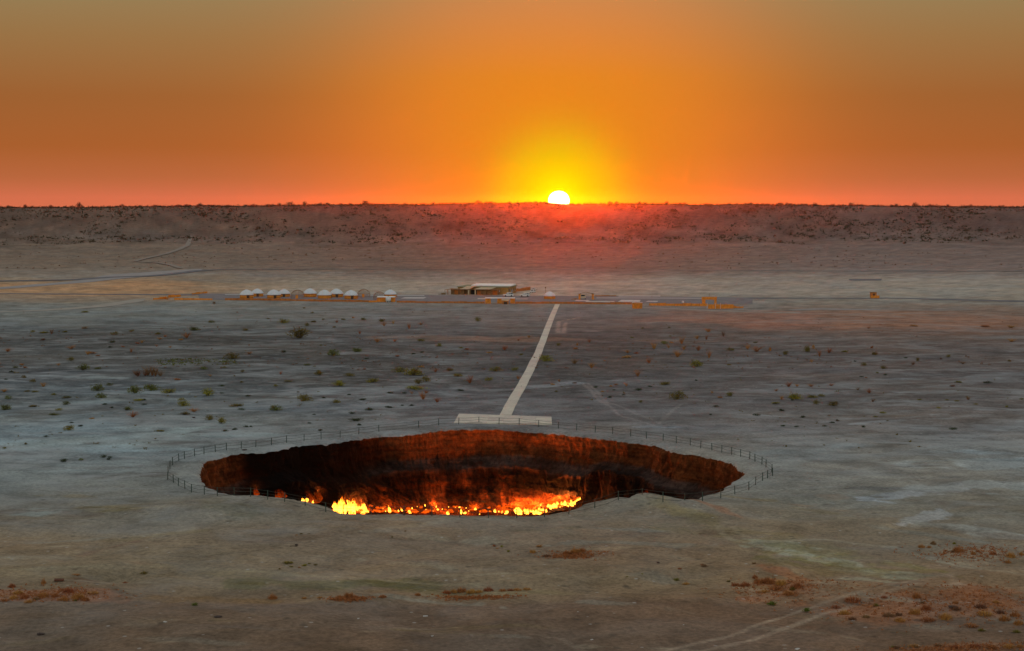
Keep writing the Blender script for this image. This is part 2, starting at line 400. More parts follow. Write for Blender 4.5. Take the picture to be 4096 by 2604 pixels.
ALB = np.clip(colr * KC, 0.01, 0.75)
salt_w = np.clip(np.interp(UYc, [800, 1000, 1200, 1240, 1330, 1480, 1560, 1850, 1960, 2100, 2200, 2350, 2604], [0.0, 0.05, 0.15, 0.6, 0.6, 0.8, 1.0, 0.95, 0.6, 0.4, 0.3, 0.25, 0.1]), 0, 1)
salt_w *= np.interp(UX, [0, 1600, 2100, 2700, 3000, 4096], [1.0, 1.0, 0.45, 0.5, 0.7, 0.9])

def grid_mesh(name, X, Y, Z, closed=True):
    nr, nt = X.shape
    co = np.stack([X, Y, Z], -1).reshape(-1, 3).astype(np.float32)
    i = np.arange(nr - 1)[:, None] * nt; j = np.arange(nt)[None, :]; jn = (j + 1) % nt
    f = np.stack([i + j, i + nt + j, i + nt + jn, i + jn], -1)
    if not closed: f = f[:, :-1]
    f = f[:, :, ::-1] if closed is True else f
    f = f.reshape(-1, 4)
    me = bpy.data.meshes.new(name)
    me.vertices.add(len(co)); me.vertices.foreach_set('co', co.ravel())
    me.loops.add(f.size); me.loops.foreach_set('vertex_index', f.ravel().astype(np.int32))
    me.polygons.add(len(f)); me.polygons.foreach_set('loop_start', (np.arange(len(f)) * 4).astype(np.int32))
    me.polygons.foreach_set('loop_total', np.full(len(f), 4, np.int32))
    me.update(calc_edges=True)
    me.polygons.foreach_set('use_smooth', np.ones(len(f), bool))
    return me
def add(name, me, mat=None, parent=None):
    o = bpy.data.objects.new(name, me); COL.objects.link(o)
    if mat is not None and not me.materials: me.materials.append(mat)
    if parent is not None: o.parent = parent
    return o
def struct(o): o['kind'] = 'structure'; return o
def tag(o, label, cat, group=None, kind=None):
    o['label'] = label; o['category'] = cat
    if group: o['group'] = group
    if kind: o['kind'] = kind
    return o

# ------------------------------------------------------------------ materials
def mat_new(name):
    m = bpy.data.materials.new(name); m.use_nodes = True
    t = m.node_tree; t.nodes.clear()
    N = NT(t)
    out = N.n('ShaderNodeOutputMaterial'); bs = N.n('ShaderNodeBsdfPrincipled')
    N.l(bs.outputs[0], out.inputs[0])
    bs.inputs['Roughness'].default_value = 0.9
    bs.inputs['Specular IOR Level'].default_value = 0.15
    return m, N, bs
def bumpn(N, bs, h, strength, dist):
    b = N.n('ShaderNodeBump'); b.inputs['Strength'].default_value = strength; b.inputs['Distance'].default_value = dist
    N.l(h, b.inputs['Height']); N.l(b.outputs[0], bs.inputs['Normal'])
def soft_mat(name, col, var=0.25, scale=3.0, rough=0.85, bump_d=0.0, obj_rand=0.0, spec=0.15, col2=None):
    m, N, bs = mat_new(name)
    tcn = N.n('ShaderNodeTexCoord')
    nz = N.noise(tcn.outputs['Object'], scale, 5, 0.6)
    f = N.ramp(nz, [(0.3, 0.0), (0.7, 1.0)])
    lo = tuple(c * (1 - var) for c in col); hi = tuple(min(c * (1 + var), 0.95) for c in (col2 or col))
    c = N.mix(f, lo, hi)
    if obj_rand:
        oi = N.n('ShaderNodeObjectInfo')
        hs = N.n('ShaderNodeHueSaturation')
        N.l(N.m('ADD', N.m('MULTIPLY', oi.outputs['Random'], obj_rand), 1 - obj_rand / 2), hs.inputs['Value'])
        N.l(N.m('ADD', N.m('MULTIPLY', oi.outputs['Random'], 0.04), 0.48), hs.inputs['Hue'])
        N.l(c, hs.inputs['Color']); c = hs.outputs[0]
    N.l(c, bs.inputs['Base Color'])
    bs.inputs['Roughness'].default_value = rough
    bs.inputs['Specular IOR Level'].default_value = spec
    if bump_d: bumpn(N, bs, nz, 0.6, bump_d)
    return m

def ground_material():
    m, N, bs = mat_new('desert_soil')
    at = N.n('ShaderNodeAttribute'); at.attribute_name = 'soil'
    sa = N.n('ShaderNodeAttribute'); sa.attribute_name = 'salt'
    geo = N.n('ShaderNodeNewGeometry'); P = geo.outputs['Position']
    fine = N.noise(P, 2.2, 8, 0.68)
    mid = N.noise(P, 0.22, 7, 0.62, 0.4)
    broad = N.noise(P, 0.045, 6, 0.6, 0.6)
    k1 = N.ramp(fine, [(0.32, 0.66), (0.5, 1.0), (0.68, 1.32)])
    k2 = N.ramp(mid, [(0.34, 0.76), (0.5, 1.0), (0.66, 1.2)])
    c = N.mix(1.0, at.outputs['Color'], k1, 'MULTIPLY'); c = N.mix(1.0, c, k2, 'MULTIPLY')
    # salt crust lying in wind-drawn streaks
    st = N.noise(N.scalevec(P, (0.05, 0.085, 0.05)), 1.0, 9, 0.62, 0.8)
    s1 = N.ramp(st, [(0.50, 0.0), (0.60, 1.0)])
    st2 = N.noise(N.scalevec(P, (0.17, 0.24, 0.17)), 1.0, 7, 0.65, 0.5)
    s2 = N.ramp(st2, [(0.50, 0.0), (0.62, 1.0)])
    sw = N.m('MULTIPLY', N.m('ADD', N.m('MULTIPLY', s1, 0.6), N.m('MULTIPLY', s2, 0.45)), sa.outputs['Fac'])
    c = N.mix(N.m('MULTIPLY', sw, 0.72, clamp=True), c, (0.46, 0.495, 0.52))
    # darker damp-looking silt between
    dk = N.ramp(broad, [(0.36, 1.0), (0.47, 0.0)])
    c = N.mix(N.m('MULTIPLY', N.m('MULTIPLY', dk, sa.outputs['Fac']), 0.42), c, (0.16, 0.155, 0.15))
    # specks: pebbles light and dark
    vo = N.n('ShaderNodeTexVoronoi'); vo.inputs['Scale'].default_value = 0.95; N.l(P, vo.inputs['Vector'])
    wv = N.n('ShaderNodeTexWhiteNoise'); N.l(vo.outputs['Color'], wv.inputs['Vector'])
    pk = N.m('MULTIPLY', N.ramp(vo.outputs['Distance'], [(0.12, 1.0), (0.20, 0.0)]), N.ramp(wv.outputs['Value'], [(0.88, 0.0), (0.92, 1.0)]))
    c = N.mix(N.m('MULTIPLY', pk, 0.6), c, (0.55, 0.53, 0.5))
    vo2 = N.n('ShaderNodeTexVoronoi'); vo2.inputs['Scale'].default_value = 0.62; N.l(P, vo2.inputs['Vector'])
    wv2 = N.n('ShaderNodeTexWhiteNoise'); N.l(vo2.outputs['Color'], wv2.inputs['Vector'])
    pk2 = N.m('MULTIPLY', N.ramp(vo2.outputs['Distance'], [(0.12, 1.0), (0.26, 0.0)]), N.ramp(wv2.outputs['Value'], [(0.80, 0.0), (0.86, 1.0)]))
    c = N.mix(N.m('MULTIPLY', pk2, 0.5), c, (0.08, 0.07, 0.06))
    N.l(c, bs.inputs['Base Color'])
    bs.inputs['Roughness'].default_value = 0.95; bs.inputs['Specular IOR Level'].default_value = 0.05
    hgt = N.m('ADD', N.m('MULTIPLY', fine, 0.35), N.m('ADD', N.m('MULTIPLY', mid, 1.6), N.m('MULTIPLY', st2, 0.5)))
    bumpn(N, bs, hgt, 1.0, 0.6)
    return m

M = {}
M['ground'] = ground_material()
gme = grid_mesh('ground', GX, GY, GZ)
def color_attr(me, name, arr):
    a = me.attributes.new(name, 'FLOAT_COLOR', 'POINT')
    a.data.foreach_set('color', np.concatenate([arr.reshape(-1, 3), np.ones((arr.size // 3, 1))], 1).astype(np.float32).ravel())
def float_attr(me, name, arr):
    a = me.attributes.new(name, 'FLOAT', 'POINT'); a.data.foreach_set('value', arr.astype(np.float32).ravel())
color_attr(gme, 'soil', ALB); float_attr(gme, 'salt', salt_w)
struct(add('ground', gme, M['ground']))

# ------------------------------------------------------------------ crater
# profile: share of the rim radius, depth
PR = np.array([1.0, 0.997, 0.990, 0.975, 0.955, 0.91, 0.895, 0.88, 0.865, 0.835, 0.79, 0.72, 0.55, 0.30, 0.0])
PZ = np.array([0.0, -0.7, -2.2, -3.5, -4.2, -4.9, -6.2, -7.6, -8.7, -9.6, -10.6, -11.8, -17.0, -21.0, -22.0])
ss = np.concatenate([np.linspace(0, 3.2, 34, endpoint=False), np.linspace(3.2, 5.2, 18, endpoint=False), np.linspace(5.2, 9, 46, endpoint=False), np.linspace(9, 11.2, 30, endpoint=False), np.linspace(11.2, 13.999, 14)])
pr_s = np.interp(ss, np.arange(15), PR); pz_s = np.interp(ss, np.arange(15), PZ)
rimz = GZ[0]
Tn = TH[None, :] * np.ones((len(ss), 1)); Sn = ss[:, None] * np.ones((1, NT_))
arc = np.stack([np.cos(TH), np.sin(TH)]) * 36.0                       # metres round the rim
ledge = 1 + 0.35 * fbm(arc[0] / 14, arc[1] / 14, 3, 101)            # ledge height varies round the wall
PZn = np.where(pz_s[:, None] > -5.05, pz_s[:, None] * ledge[None, :], -5.0 * ledge[None, :] + (pz_s[:, None] + 5.0) * ((10.5 - 5.0 * ledge[None, :]) / 5.5))
PZn = np.where(pz_s[:, None] < -10.5, pz_s[:, None], PZn)
Rc = RT[None, :] * pr_s[:, None]
cliff = np.interp(ss, [0, 0.6, 3, 4, 5, 6, 9, 11, 13], [0, 0.6, 0.9, 0.5, 0.4, 1.0, 1.0, 0.4, 0.3])[:, None]
ax = arc[0][None, :] + 0 * Sn; ay = arc[1][None, :] + 0 * Sn
dsp = 1.15 * fbm(ax / 4.2 + PZn * 0.05, ay / 4.2 + PZn * 0.1, 4, 111) + 0.6 * fbm(ax / 1.1 + PZn * 0.4, ay / 1.1 - PZn * 0.5, 4, 113)
strata = 0.28 * fbm(PZn * 1.5 + 0.05 * ax, ay * 0.03 + PZn * 0.2, 3, 121)
rock = np.maximum(0, fbm(ax / 2.2 + PZn * 0.7, ay / 2.2 + PZn * 0.7, 3, 127) - 0.15) * 1.3
Rc = Rc + cliff * (dsp + strata - rock * np.interp(ss, [0, 2, 4, 9], [0, 0.3, 0.8, 1])[:, None])
wz = np.interp(ss, [0, 5, 9, 10], [1, 0.6, 0.2, 0])[:, None]
PZn = PZn + rimz[None, :] * wz + np.interp(ss, [0, 4, 9, 10, 13], [0, 0.25, 0.3, 0.4, 0.5])[:, None] * fbm(ax / 1.6 * (pr_s[:, None] + 0.2), ay / 1.6 + PZn * 0.3, 4, 131)
Rc[0] = RT; PZn[0] = rimz
Xc = CX + Rc * np.cos(TH)[None, :]; Yc = CY + Rc * np.sin(TH)[None, :]
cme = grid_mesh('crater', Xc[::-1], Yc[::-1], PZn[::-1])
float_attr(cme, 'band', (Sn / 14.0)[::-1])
def crater_z(x, y):
    th = math.atan2(y - CY, x - CX); r = math.hypot(x - CX, y - CY)
    i = int(np.searchsorted(TH, th)) % NT_
    rr = Rc[:, i]
    return float(np.interp(r, np.maximum.accumulate(rr[::-1]), PZn[::-1, i]))
def crater_hit(px, py):
    d = ray(px, py)
    y0 = CY
    for y in np.arange(CY + 2, CY + 42, 0.15):
        t = y / d[1]; x = d[0] * t; z = CAMZ + d[2] * t
        if z > 0.5: continue
        if math.hypot(x - CX, y - CY) > RT[int(np.searchsorted(TH, math.atan2(y - CY, x - CX))) % NT_] * 0.999: break
        if crater_z(x, y) >= z: return x, y, z
    return x, y, z

def crater_material():
    m, N, bs = mat_new('crater_rock')
    at = N.n('ShaderNodeAttribute'); at.attribute_name = 'band'
    geo = N.n('ShaderNodeNewGeometry'); P = geo.outputs['Position']
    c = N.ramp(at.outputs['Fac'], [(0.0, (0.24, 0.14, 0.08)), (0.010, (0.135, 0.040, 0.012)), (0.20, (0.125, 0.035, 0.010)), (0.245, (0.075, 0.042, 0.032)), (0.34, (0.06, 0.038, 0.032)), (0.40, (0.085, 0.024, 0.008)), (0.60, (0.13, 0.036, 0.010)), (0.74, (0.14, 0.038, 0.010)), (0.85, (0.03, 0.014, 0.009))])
    fine = N.noise(P, 1.6, 8, 0.7); mid = N.noise(P, 0.35, 6, 0.65, 0.4)
    lay = N.noise(N.scalevec(P, (0.12, 0.12, 2.2)), 1.0, 5, 0.6, 0.4)
    k = N.mix(1.0, N.ramp(fine, [(0.30, 0.4), (0.5, 1.0), (0.72, 1.6)]), N.ramp(mid, [(0.32, 0.35), (0.5, 1.0), (0.68, 1.5)]), 'MULTIPLY')
    c = N.mix(1.0, c, k, 'MULTIPLY')
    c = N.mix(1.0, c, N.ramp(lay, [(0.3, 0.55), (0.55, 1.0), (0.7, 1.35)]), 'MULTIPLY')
    # soot deposited by decades of burning gas: on the lower wall and the floor, in broad tongues whose black also paints in unlit rock
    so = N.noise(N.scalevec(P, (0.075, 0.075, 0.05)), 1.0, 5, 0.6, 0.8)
    lowf = N.ramp(at.outputs['Fac'], [(0.10, 0.0), (0.40, 1.0), (0.56, 1.0), (0.64, 0.35)])  # eased off low down to keep the rock by the fires bright
    soot_shade = N.m('MULTIPLY', N.ramp(so, [(0.43, 0.0), (0.52, 1.0)]), lowf)
    # the left wall is blackened up to the rim: soot, and its lack of firelight painted in
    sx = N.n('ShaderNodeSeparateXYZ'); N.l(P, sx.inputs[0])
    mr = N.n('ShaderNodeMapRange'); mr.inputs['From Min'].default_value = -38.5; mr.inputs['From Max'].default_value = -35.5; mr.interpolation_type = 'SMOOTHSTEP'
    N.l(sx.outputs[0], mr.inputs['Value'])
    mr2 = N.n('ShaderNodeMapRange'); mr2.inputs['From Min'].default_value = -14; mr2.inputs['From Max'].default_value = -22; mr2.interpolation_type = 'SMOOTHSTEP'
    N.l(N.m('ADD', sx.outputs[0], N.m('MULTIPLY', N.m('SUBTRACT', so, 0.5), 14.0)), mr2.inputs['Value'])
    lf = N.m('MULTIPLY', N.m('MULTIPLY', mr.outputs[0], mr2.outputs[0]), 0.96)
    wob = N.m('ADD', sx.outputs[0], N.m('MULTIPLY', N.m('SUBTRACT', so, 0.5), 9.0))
    def win(c_, h_):      # black windows on the back wall: overhang shade painted into the rock
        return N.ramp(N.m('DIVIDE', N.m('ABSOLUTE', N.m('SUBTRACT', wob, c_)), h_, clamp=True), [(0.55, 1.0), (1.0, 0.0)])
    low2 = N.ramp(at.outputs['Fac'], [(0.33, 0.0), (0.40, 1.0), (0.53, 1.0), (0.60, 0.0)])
    shade_win = N.m('MULTIPLY', N.m('MAXIMUM', win(5.0, 8.5), win(18.0, 4.5)), low2)
    soot_shade = N.m('MAXIMUM', N.m('MAXIMUM', N.m('MULTIPLY', soot_shade, 0.88), lf), N.m('MULTIPLY', shade_win, 0.97))
    c = N.mix(soot_shade, c, (0.0022, 0.0015, 0.0012))
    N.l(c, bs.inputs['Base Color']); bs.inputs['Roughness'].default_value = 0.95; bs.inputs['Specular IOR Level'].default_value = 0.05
    bumpn(N, bs, N.m('ADD', fine, N.m('MULTIPLY', lay, 0.6)), 1.0, 0.4)
    return m
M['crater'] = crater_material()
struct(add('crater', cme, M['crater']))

# ------------------------------------------------------------------ mesh builder
class MB:
    def __init__(self): self.v = []; self.f = []
    def quad(self, a, b, c, d):
        n = len(self.v); self.v += [tuple(a), tuple(b), tuple(c), tuple(d)]; self.f.append((n, n + 1, n + 2, n + 3)); return self
    def tri(self, a, b, c):
        n = len(self.v); self.v += [tuple(a), tuple(b), tuple(c)]; self.f.append((n, n + 1, n + 2)); return self
    def hexa(self, p):
        n = len(self.v); self.v += [tuple(x) for x in p]
        self.f += [(n, n + 3, n + 2, n + 1), (n + 4, n + 5, n + 6, n + 7), (n, n + 1, n + 5, n + 4), (n + 1, n + 2, n + 6, n + 5), (n + 2, n + 3, n + 7, n + 6), (n + 3, n, n + 4, n + 7)]
        return self
    def box(self, x0, x1, y0, y1, z0, z1, top=0.0):
        t = top
        return self.hexa([(x0, y0, z0), (x1, y0, z0), (x1, y1, z0), (x0, y1, z0), (x0 + t, y0 + t, z1), (x1 - t, y0 + t, z1), (x1 - t, y1 - t, z1), (x0 + t, y1 - t, z1)])
    def lathe(self, prof, n=20, cx=0, cy=0, cz=0, a0=0.0, a1=2 * math.pi):
        b = len(self.v); full = abs(a1 - a0 - 2 * math.pi) < 1e-6; k = n if full else n + 1
        for r, z in prof:
            for i in range(k):
                a = a0 + (a1 - a0) * i / n
                self.v.append((cx + r * math.cos(a), cy + r * math.sin(a), cz + z))
        for j in range(len(prof) - 1):
            for i in range(n):
                i2 = (i + 1) % k
                self.f.append((b + j * k + i, b + j * k + i2, b + (j + 1) * k + i2, b + (j + 1) * k + i))
        return self
    def tube(self, pts, r, n=5, r1=None):
        b = len(self.v); m = len(pts); P = [Vector(p) for p in pts]
        for i, p in enumerate(P):
            t = (P[min(i + 1, m - 1)] - P[max(i - 1, 0)]).normalized()
            up = Vector((0, 0, 1)) if abs(t.z) < 0.9 else Vector((1, 0, 0))
            s = t.cross(up).normalized(); w = s.cross(t)
            rr = r if r1 is None else r + (r1 - r) * i / max(m - 1, 1)
            for k in range(n):
                a = 2 * math.pi * k / n
                self.v.append(tuple(p + s * (rr * math.cos(a)) + w * (rr * math.sin(a))))
        for i in range(m - 1):
            for k in range(n):
                k2 = (k + 1) % n
                self.f.append((b + i * n + k, b + i * n + k2, b + (i + 1) * n + k2, b + (i + 1) * n + k))
        self.f.append(tuple(b + k for k in range(n))[::-1]); self.f.append(tuple(b + (m - 1) * n + k for k in range(n)))
        return self
    def mesh(self, name, smooth=False):
        me = bpy.data.meshes.new(name); me.from_pydata(self.v, [], self.f); me.update()
        if smooth: me.polygons.foreach_set('use_smooth', np.ones(len(self.f), bool))
        return me
    def build(self, name, mat, parent=None, smooth=False):
        return add(name, self.mesh(name, smooth), mat, parent)
def empty(name, loc, rz=0.0, s=1.0):
    o = bpy.data.objects.new(name, None); COL.objects.link(o); o.empty_display_size = 0.3
    o.location = loc; o.rotation_euler = (0, 0, rz); o.scale = (s, s, s); return o
def copy_tree(o, parent=None):
    c = o.copy(); COL.objects.link(c); c.parent = parent
    for ch in list(o.children): copy_tree(ch, c)
    return c

# ------------------------------------------------------------------ fence round the crater
M['post'] = soft_mat('painted_green_steel', (0.045, 0.075, 0.06), 0.4, 4.0, 0.6)
M['cable'] = soft_mat('weathered_cable', (0.055, 0.06, 0.05), 0.3, 3.0, 0.7)
f6 = [(2004,190),(1828,212),(1665,242),(1498,256),(1349,272),(1197,286),(1064,306),(926,325),(799,340),(669,352),(572,369),(473,386),(391,404),(303,428),(253,447),(198,482),(175,515),(158,560),(155,610),(205,637),(248,667),(306,692),(363,722),(476,740),(589,752),(737,755),(881,760),(1031,783),(1179,803),(1359,838),(1540,892),(1763,900)]
f7f = [(15,913),(254,921),(498,925),(743,938),(993,945),(1242,946),(1484,935),(1697,910)]
f8f = [(173,862),(380,790),(588,768),(770,797),(960,810),(1117,797),(1276,772),(1400,738),(1522,702),(1581,656),(1643,620),(1686,598),(1730,577),(1722,545),(1672,502),(1636,477),(1576,452),(1529,430),(1451,410),(1372,392),(1285,372),(1199,353),(1100,333),(1009,311),(887,291),(771,268),(626,249),(487,230),(330,210),(177,195),(14,178)]
f7b = [(1606,162),(1434,148),(1262,130),(1086,125),(910,117),(733,125),(557,133),(382,153)]
fence_px = [(600 + x / S6, 1640 + y / S6) for x, y in f6] + [(1500 + x / S6, 1640 + y / S6) for x, y in f7f] + [(2300 + x / S6, 1640 + y / S6) for x, y in f8f] + [(1500 + x / S6, 1640 + y / S6) for x, y in f7b]
fence = empty('crater_fence', (CX, CY, 0))
tag(fence, 'ring fence of thin green steel posts and wires around the burning crater', 'fence')
post_me = MB().tube([(0, 0, -0.12), (0, 0, 1.02)], 0.052, 6).mesh('post'); post_me.materials.append(M['post'])
FP = []
for px, py in fence_px:
    x, y, z = place(px, py)
    if math.hypot(x - CX, y - CY) < float(RIM(math.atan2(y - CY, x - CX))) + 0.5:
        th = math.atan2(y - CY, x - CX); r = float(RIM(th)) + 0.5
        x, y = CX + r * math.cos(th), CY + r * math.sin(th); z = ground_z(x, y)
    tx, ty = random.gauss(0, 0.03), random.gauss(0, 0.03)
    o = add('post', post_me, None, fence)
    o.location = (x - CX, y - CY, z); o.rotation_euler = (tx, ty, random.uniform(0, 3))
    FP.append((Vector((x - CX, y - CY, z)), tx, ty))
for i in range(len(FP)):
    a, b = FP[i], FP[(i + 1) % len(FP)]
    if (a[0] - b[0]).length > 9: continue
    for hh in (0.98, 0.62, 0.2):
        sag = random.uniform(0.01, 0.09) * (1.4 if hh < 0.9 else 1)
        pa = a[0] + Vector((a[2] * hh, -a[1] * hh, hh)); pb = b[0] + Vector((b[2] * hh, -b[1] * hh, hh))
        pts_ = [pa.lerp(pb, t) + Vector((0, 0, -4 * sag * t * (1 - t))) for t in (0, 0.25, 0.5, 0.75, 1)]
        MB().tube(pts_, 0.018, 4).build('wire', M['cable'], fence)

# ------------------------------------------------------------------ concrete path and platform
M['concrete'] = soft_mat('pale_concrete', (0.66, 0.58, 0.50), 0.12, 0.9, 0.9, 0.0, 0.16)
M['pad'] = soft_mat('white_concrete_pad', (0.58, 0.57, 0.56), 0.1, 0.7)
PL = [place(1500 + x / S6, 1640 + y / S6) for x, y in ((690, 117), (1550, 133), (1545, 72), (735, 42))]
plat = empty('viewing_platform', (np.mean([p[0] for p in PL]), np.mean([p[1] for p in PL]), 0))
struct(plat)
NX, NY = 6, 4
def pl_pt(u, v):
    a = np.array(PL[0][:2]) * (1 - u) + np.array(PL[1][:2]) * u; b = np.array(PL[3][:2]) * (1 - u) + np.array(PL[2][:2]) * u
    return a * (1 - v) + b * v
pz = max(p[2] for p in PL) + 0.10
for i in range(NX):
    for j in range(NY):
        g = 0.004
        c4_ = [pl_pt((i + (g if k in (0, 3) else 1 - g)) / NX, (j + (g if k in (0, 1) else 1 - g)) / NY) for k in range(4)]
        low = [(q_[0] - plat.location.x, q_[1] - plat.location.y, pz - 0.5) for q_ in c4_]; zz = pz + random.uniform(-0.01, 0.01)
        up_ = [(q_[0] - plat.location.x, q_[1] - plat.location.y, zz) for q_ in c4_]
        MB().hexa(low + up_).build('slab', M['concrete'], plat)
pl_left = [(1090, 45), (1075, 60)]
path_px = [(2022, 1661), (2047, 1612), (2073, 1566), (2108, 1503), (2138, 1442), (2162, 1387), (2190, 1312), (2209, 1264), (2230, 1217)]
pw = [48, 45, 42, 37, 33, 29, 25, 22, 19]
PP = []
for (px, py), w in zip(path_px, pw):
    x, y, z = place(px, py); PP.append((x, y, w * y / F * 0.98))
path = empty('concrete_path', (PP[0][0], PP[0][1], 0)); struct(path)
seg = np.concatenate([[0], np.cumsum([math.hypot(b[0] - a[0], b[1] - a[1]) for a, b in zip(PP[:-1], PP[1:])])])
PPa = np.array(PP); nslab = 60
_us = np.linspace(0, seg[-1], 200); _sm = np.array([np.interp(_us, seg, PPa[:, k]) for k in range(3)])
for _ in range(40): _sm[:, 1:-1] = 0.25 * _sm[:, :-2] + 0.5 * _sm[:, 1:-1] + 0.25 * _sm[:, 2:]
def path_pt(s):
    return np.array([np.interp(s, _us, _sm[k]) for k in range(3)])
for i in range(nslab):
    s0 = seg[-1] * (i + 0.012) / nslab; s1 = seg[-1] * (i + 0.988) / nslab
    A, B = path_pt(s0), path_pt(s1); t = (B - A)[:2]; t /= np.linalg.norm(t); nrm = np.array([t[1], -t[0]])
    q4 = [A[:2] - nrm * A[2] / 2, A[:2] + nrm * A[2] / 2, B[:2] + nrm * B[2] / 2, B[:2] - nrm * B[2] / 2]
    zc = [max(ground_z(*A[:2]), ground_z(*q4[0]), ground_z(*q4[1])) + 0.07] * 2 + [max(ground_z(*B[:2]), ground_z(*q4[2]), ground_z(*q4[3])) + 0.07] * 2
    ox, oy = path.location.x, path.location.y
    MB().hexa([(p[0] - ox, p[1] - oy, z - 0.35) for p, z in zip(q4, zc)] + [(p[0] - ox, p[1] - oy, z) for p, z in zip(q4, zc)]).build('slab', M['concrete'], path)

# ------------------------------------------------------------------ roads, yard, tracks
def ribbon(name, pts_px, widths_m, mat, lift, n=90):
    P3 = np.array([place(px, py) for px, py in pts_px])
    s = np.concatenate([[0], np.cumsum(np.hypot(np.diff(P3[:, 0]), np.diff(P3[:, 1])))])
    u = np.linspace(0, s[-1], n)
    x = np.interp(u, s, P3[:, 0]); y = np.interp(u, s, P3[:, 1])
    kk = np.ones(7) / 7
    x[3:-3] = np.convolve(x, kk, 'valid'); y[3:-3] = np.convolve(y, kk, 'valid')
    w = np.interp(u, s, widths_m)
    tx = np.gradient(x); ty = np.gradient(y); L = np.hypot(tx, ty); nx, ny = ty / L, -tx / L
    rows_ = []
    for k in (-0.5, -0.25, 0, 0.25, 0.5):
        jw = 1 + 0.25 * fbm(u / 9 + k * 7, u * 0 + k, 3, 9)
        X = x + nx * w * k * jw; Y = y + ny * w * k * jw
        rows_.append(np.stack([X, Y, np.array([ground_z(a, b) for a, b in zip(X, Y)]) + lift], -1))
    A = np.array(rows_)
    me = grid_mesh(name, A[..., 0], A[..., 1], A[..., 2], closed=False)
    me.flip_normals() if me.polygons[0].normal.z < 0 else None
    return struct(add(name, me, mat))
M['asphalt'] = soft_mat('old_asphalt', (0.15, 0.15, 0.17), 0.2, 0.25)
M['gravel'] = soft_mat('grey_gravel', (0.20, 0.185, 0.20), 0.22, 0.3)
M['track'] = soft_mat('pale_dust', (0.36, 0.33, 0.29), 0.15, 0.2)
M['track2'] = soft_mat('faint_dust', (0.27, 0.23, 0.20), 0.15, 0.2)
M['bank'] = soft_mat('grey_bank', (0.33, 0.31, 0.31), 0.15, 0.2)
def t5(x, y): return (x / 2.3516, 780 + y / 2.3516)
ribbon('highway', [(-300, 1132), t5(280, 806), t5(700, 802), t5(1050, 772), t5(1400, 768), t5(1640, 742), t5(1900, 708), t5(2100, 702), (1024, 1079), (1600, 1078), (2300, 1080), (3000, 1083), (3600, 1084), (4500, 1088)], [7, 7, 7, 7, 8, 7, 6, 5, 4, 3.2, 3, 3, 3.5, 5], M['asphalt'], 0.18, 160)
ribbon('road_embankment', [t5(700, 812), t5(1000, 790), t5(1250, 752), t5(1500, 735), t5(1800, 706), t5(1900, 697)], [4, 14, 22, 22, 10, 3], M['bank'], 0.10, 60)
ribbon('dirt_track', [t5(1800, 440), t5(1760, 480), t5(1680, 518), t5(1500, 570), t5(1300, 615), t5(1275, 628)], [2, 4, 4, 3.5, 3, 2.5], M['track2'], 0.35, 60)
ribbon('dirt_track', [t5(1275, 628), t5(1480, 638), t5(1600, 660), t5(1700, 692)], [2.5, 3, 3.5, 3], M['track2'], 0.3, 40)
ribbon('dirt_track', [(-200, 1262), t5(0, 1100), t5(450, 1085), t5(900, 1052), t5(1250, 1000), t5(1330, 978)], [3.5, 4, 5, 7, 7, 3], M['track'], 0.06, 70)
ribbon('dirt_track', [(-200, 1160), t5(0, 880), t5(300, 855), t5(700, 822), t5(1000, 792)], [9, 10, 10, 12, 9], M['bank'], 0.09, 60)
ribbon('access_road', [(-200, 1176), t5(0, 930), t5(800, 934), t5(1500, 938), t5(1850, 940)], [4, 5, 5, 6, 8], M['asphalt'], 0.06, 70)
ribbon('access_road', [(2990, 1193), (3200, 1193), (3450, 1194), (3600, 1193), (3800, 1199), (4100, 1206), (4400, 1214)], [9, 6, 5, 5, 8, 9, 9], M['asphalt'], 0.06, 70)
ribbon('dirt_track', [(2480, 1228), (2560, 1229), (2700, 1236), (2900, 1245), (3200, 1252)], [1.5, 3, 3, 3, 3], M['track'], 0.05, 50)
ribbon('dirt_track', [(3160, 1240), (3280, 1236), (3400, 1238), (3520, 1240)], [3, 6, 6, 3], M['bank'], 0.05, 40)
def flat_patch(name, poly_px, mat, lift, n=40):
    """quad patch following the ground; poly_px = near-left, near-right, far-right, far-left"""
    Q = [np.array(place(*p)[:2]) for p in poly_px]
    X = np.zeros((12, n)); Y = X.copy(); Z = X.copy()
    for j in range(12):
        for i in range(n):
            u, v = i / (n - 1), j / 11
            p = (Q[0] * (1 - u) + Q[1] * u) * (1 - v) + (Q[3] * (1 - u) + Q[2] * u) * v
            X[j, i], Y[j, i] = p; Z[j, i] = ground_z(*p) + lift
    me = grid_mesh(name, X, Y, Z, closed=False)
    if me.polygons[0].normal.z < 0: me.flip_normals()
    return struct(add(name, me, mat))
flat_patch('gravel_yard', [(800, 1199), (3010, 1216), (3010, 1190), (790, 1174)], M['gravel'], 0.05, 70)
def t2(x, y): return (1600 + x / 3.01, 1080 + y / 3.01)
def t1(x, y): return (900 + x / 3.01, 1080 + y / 3.01)
def t3(x, y): return (2200 + x / 3.01, 1080 + y / 3.01)
def t4(x, y): return (2900 + x / 3.01, 1080 + y / 3.01)
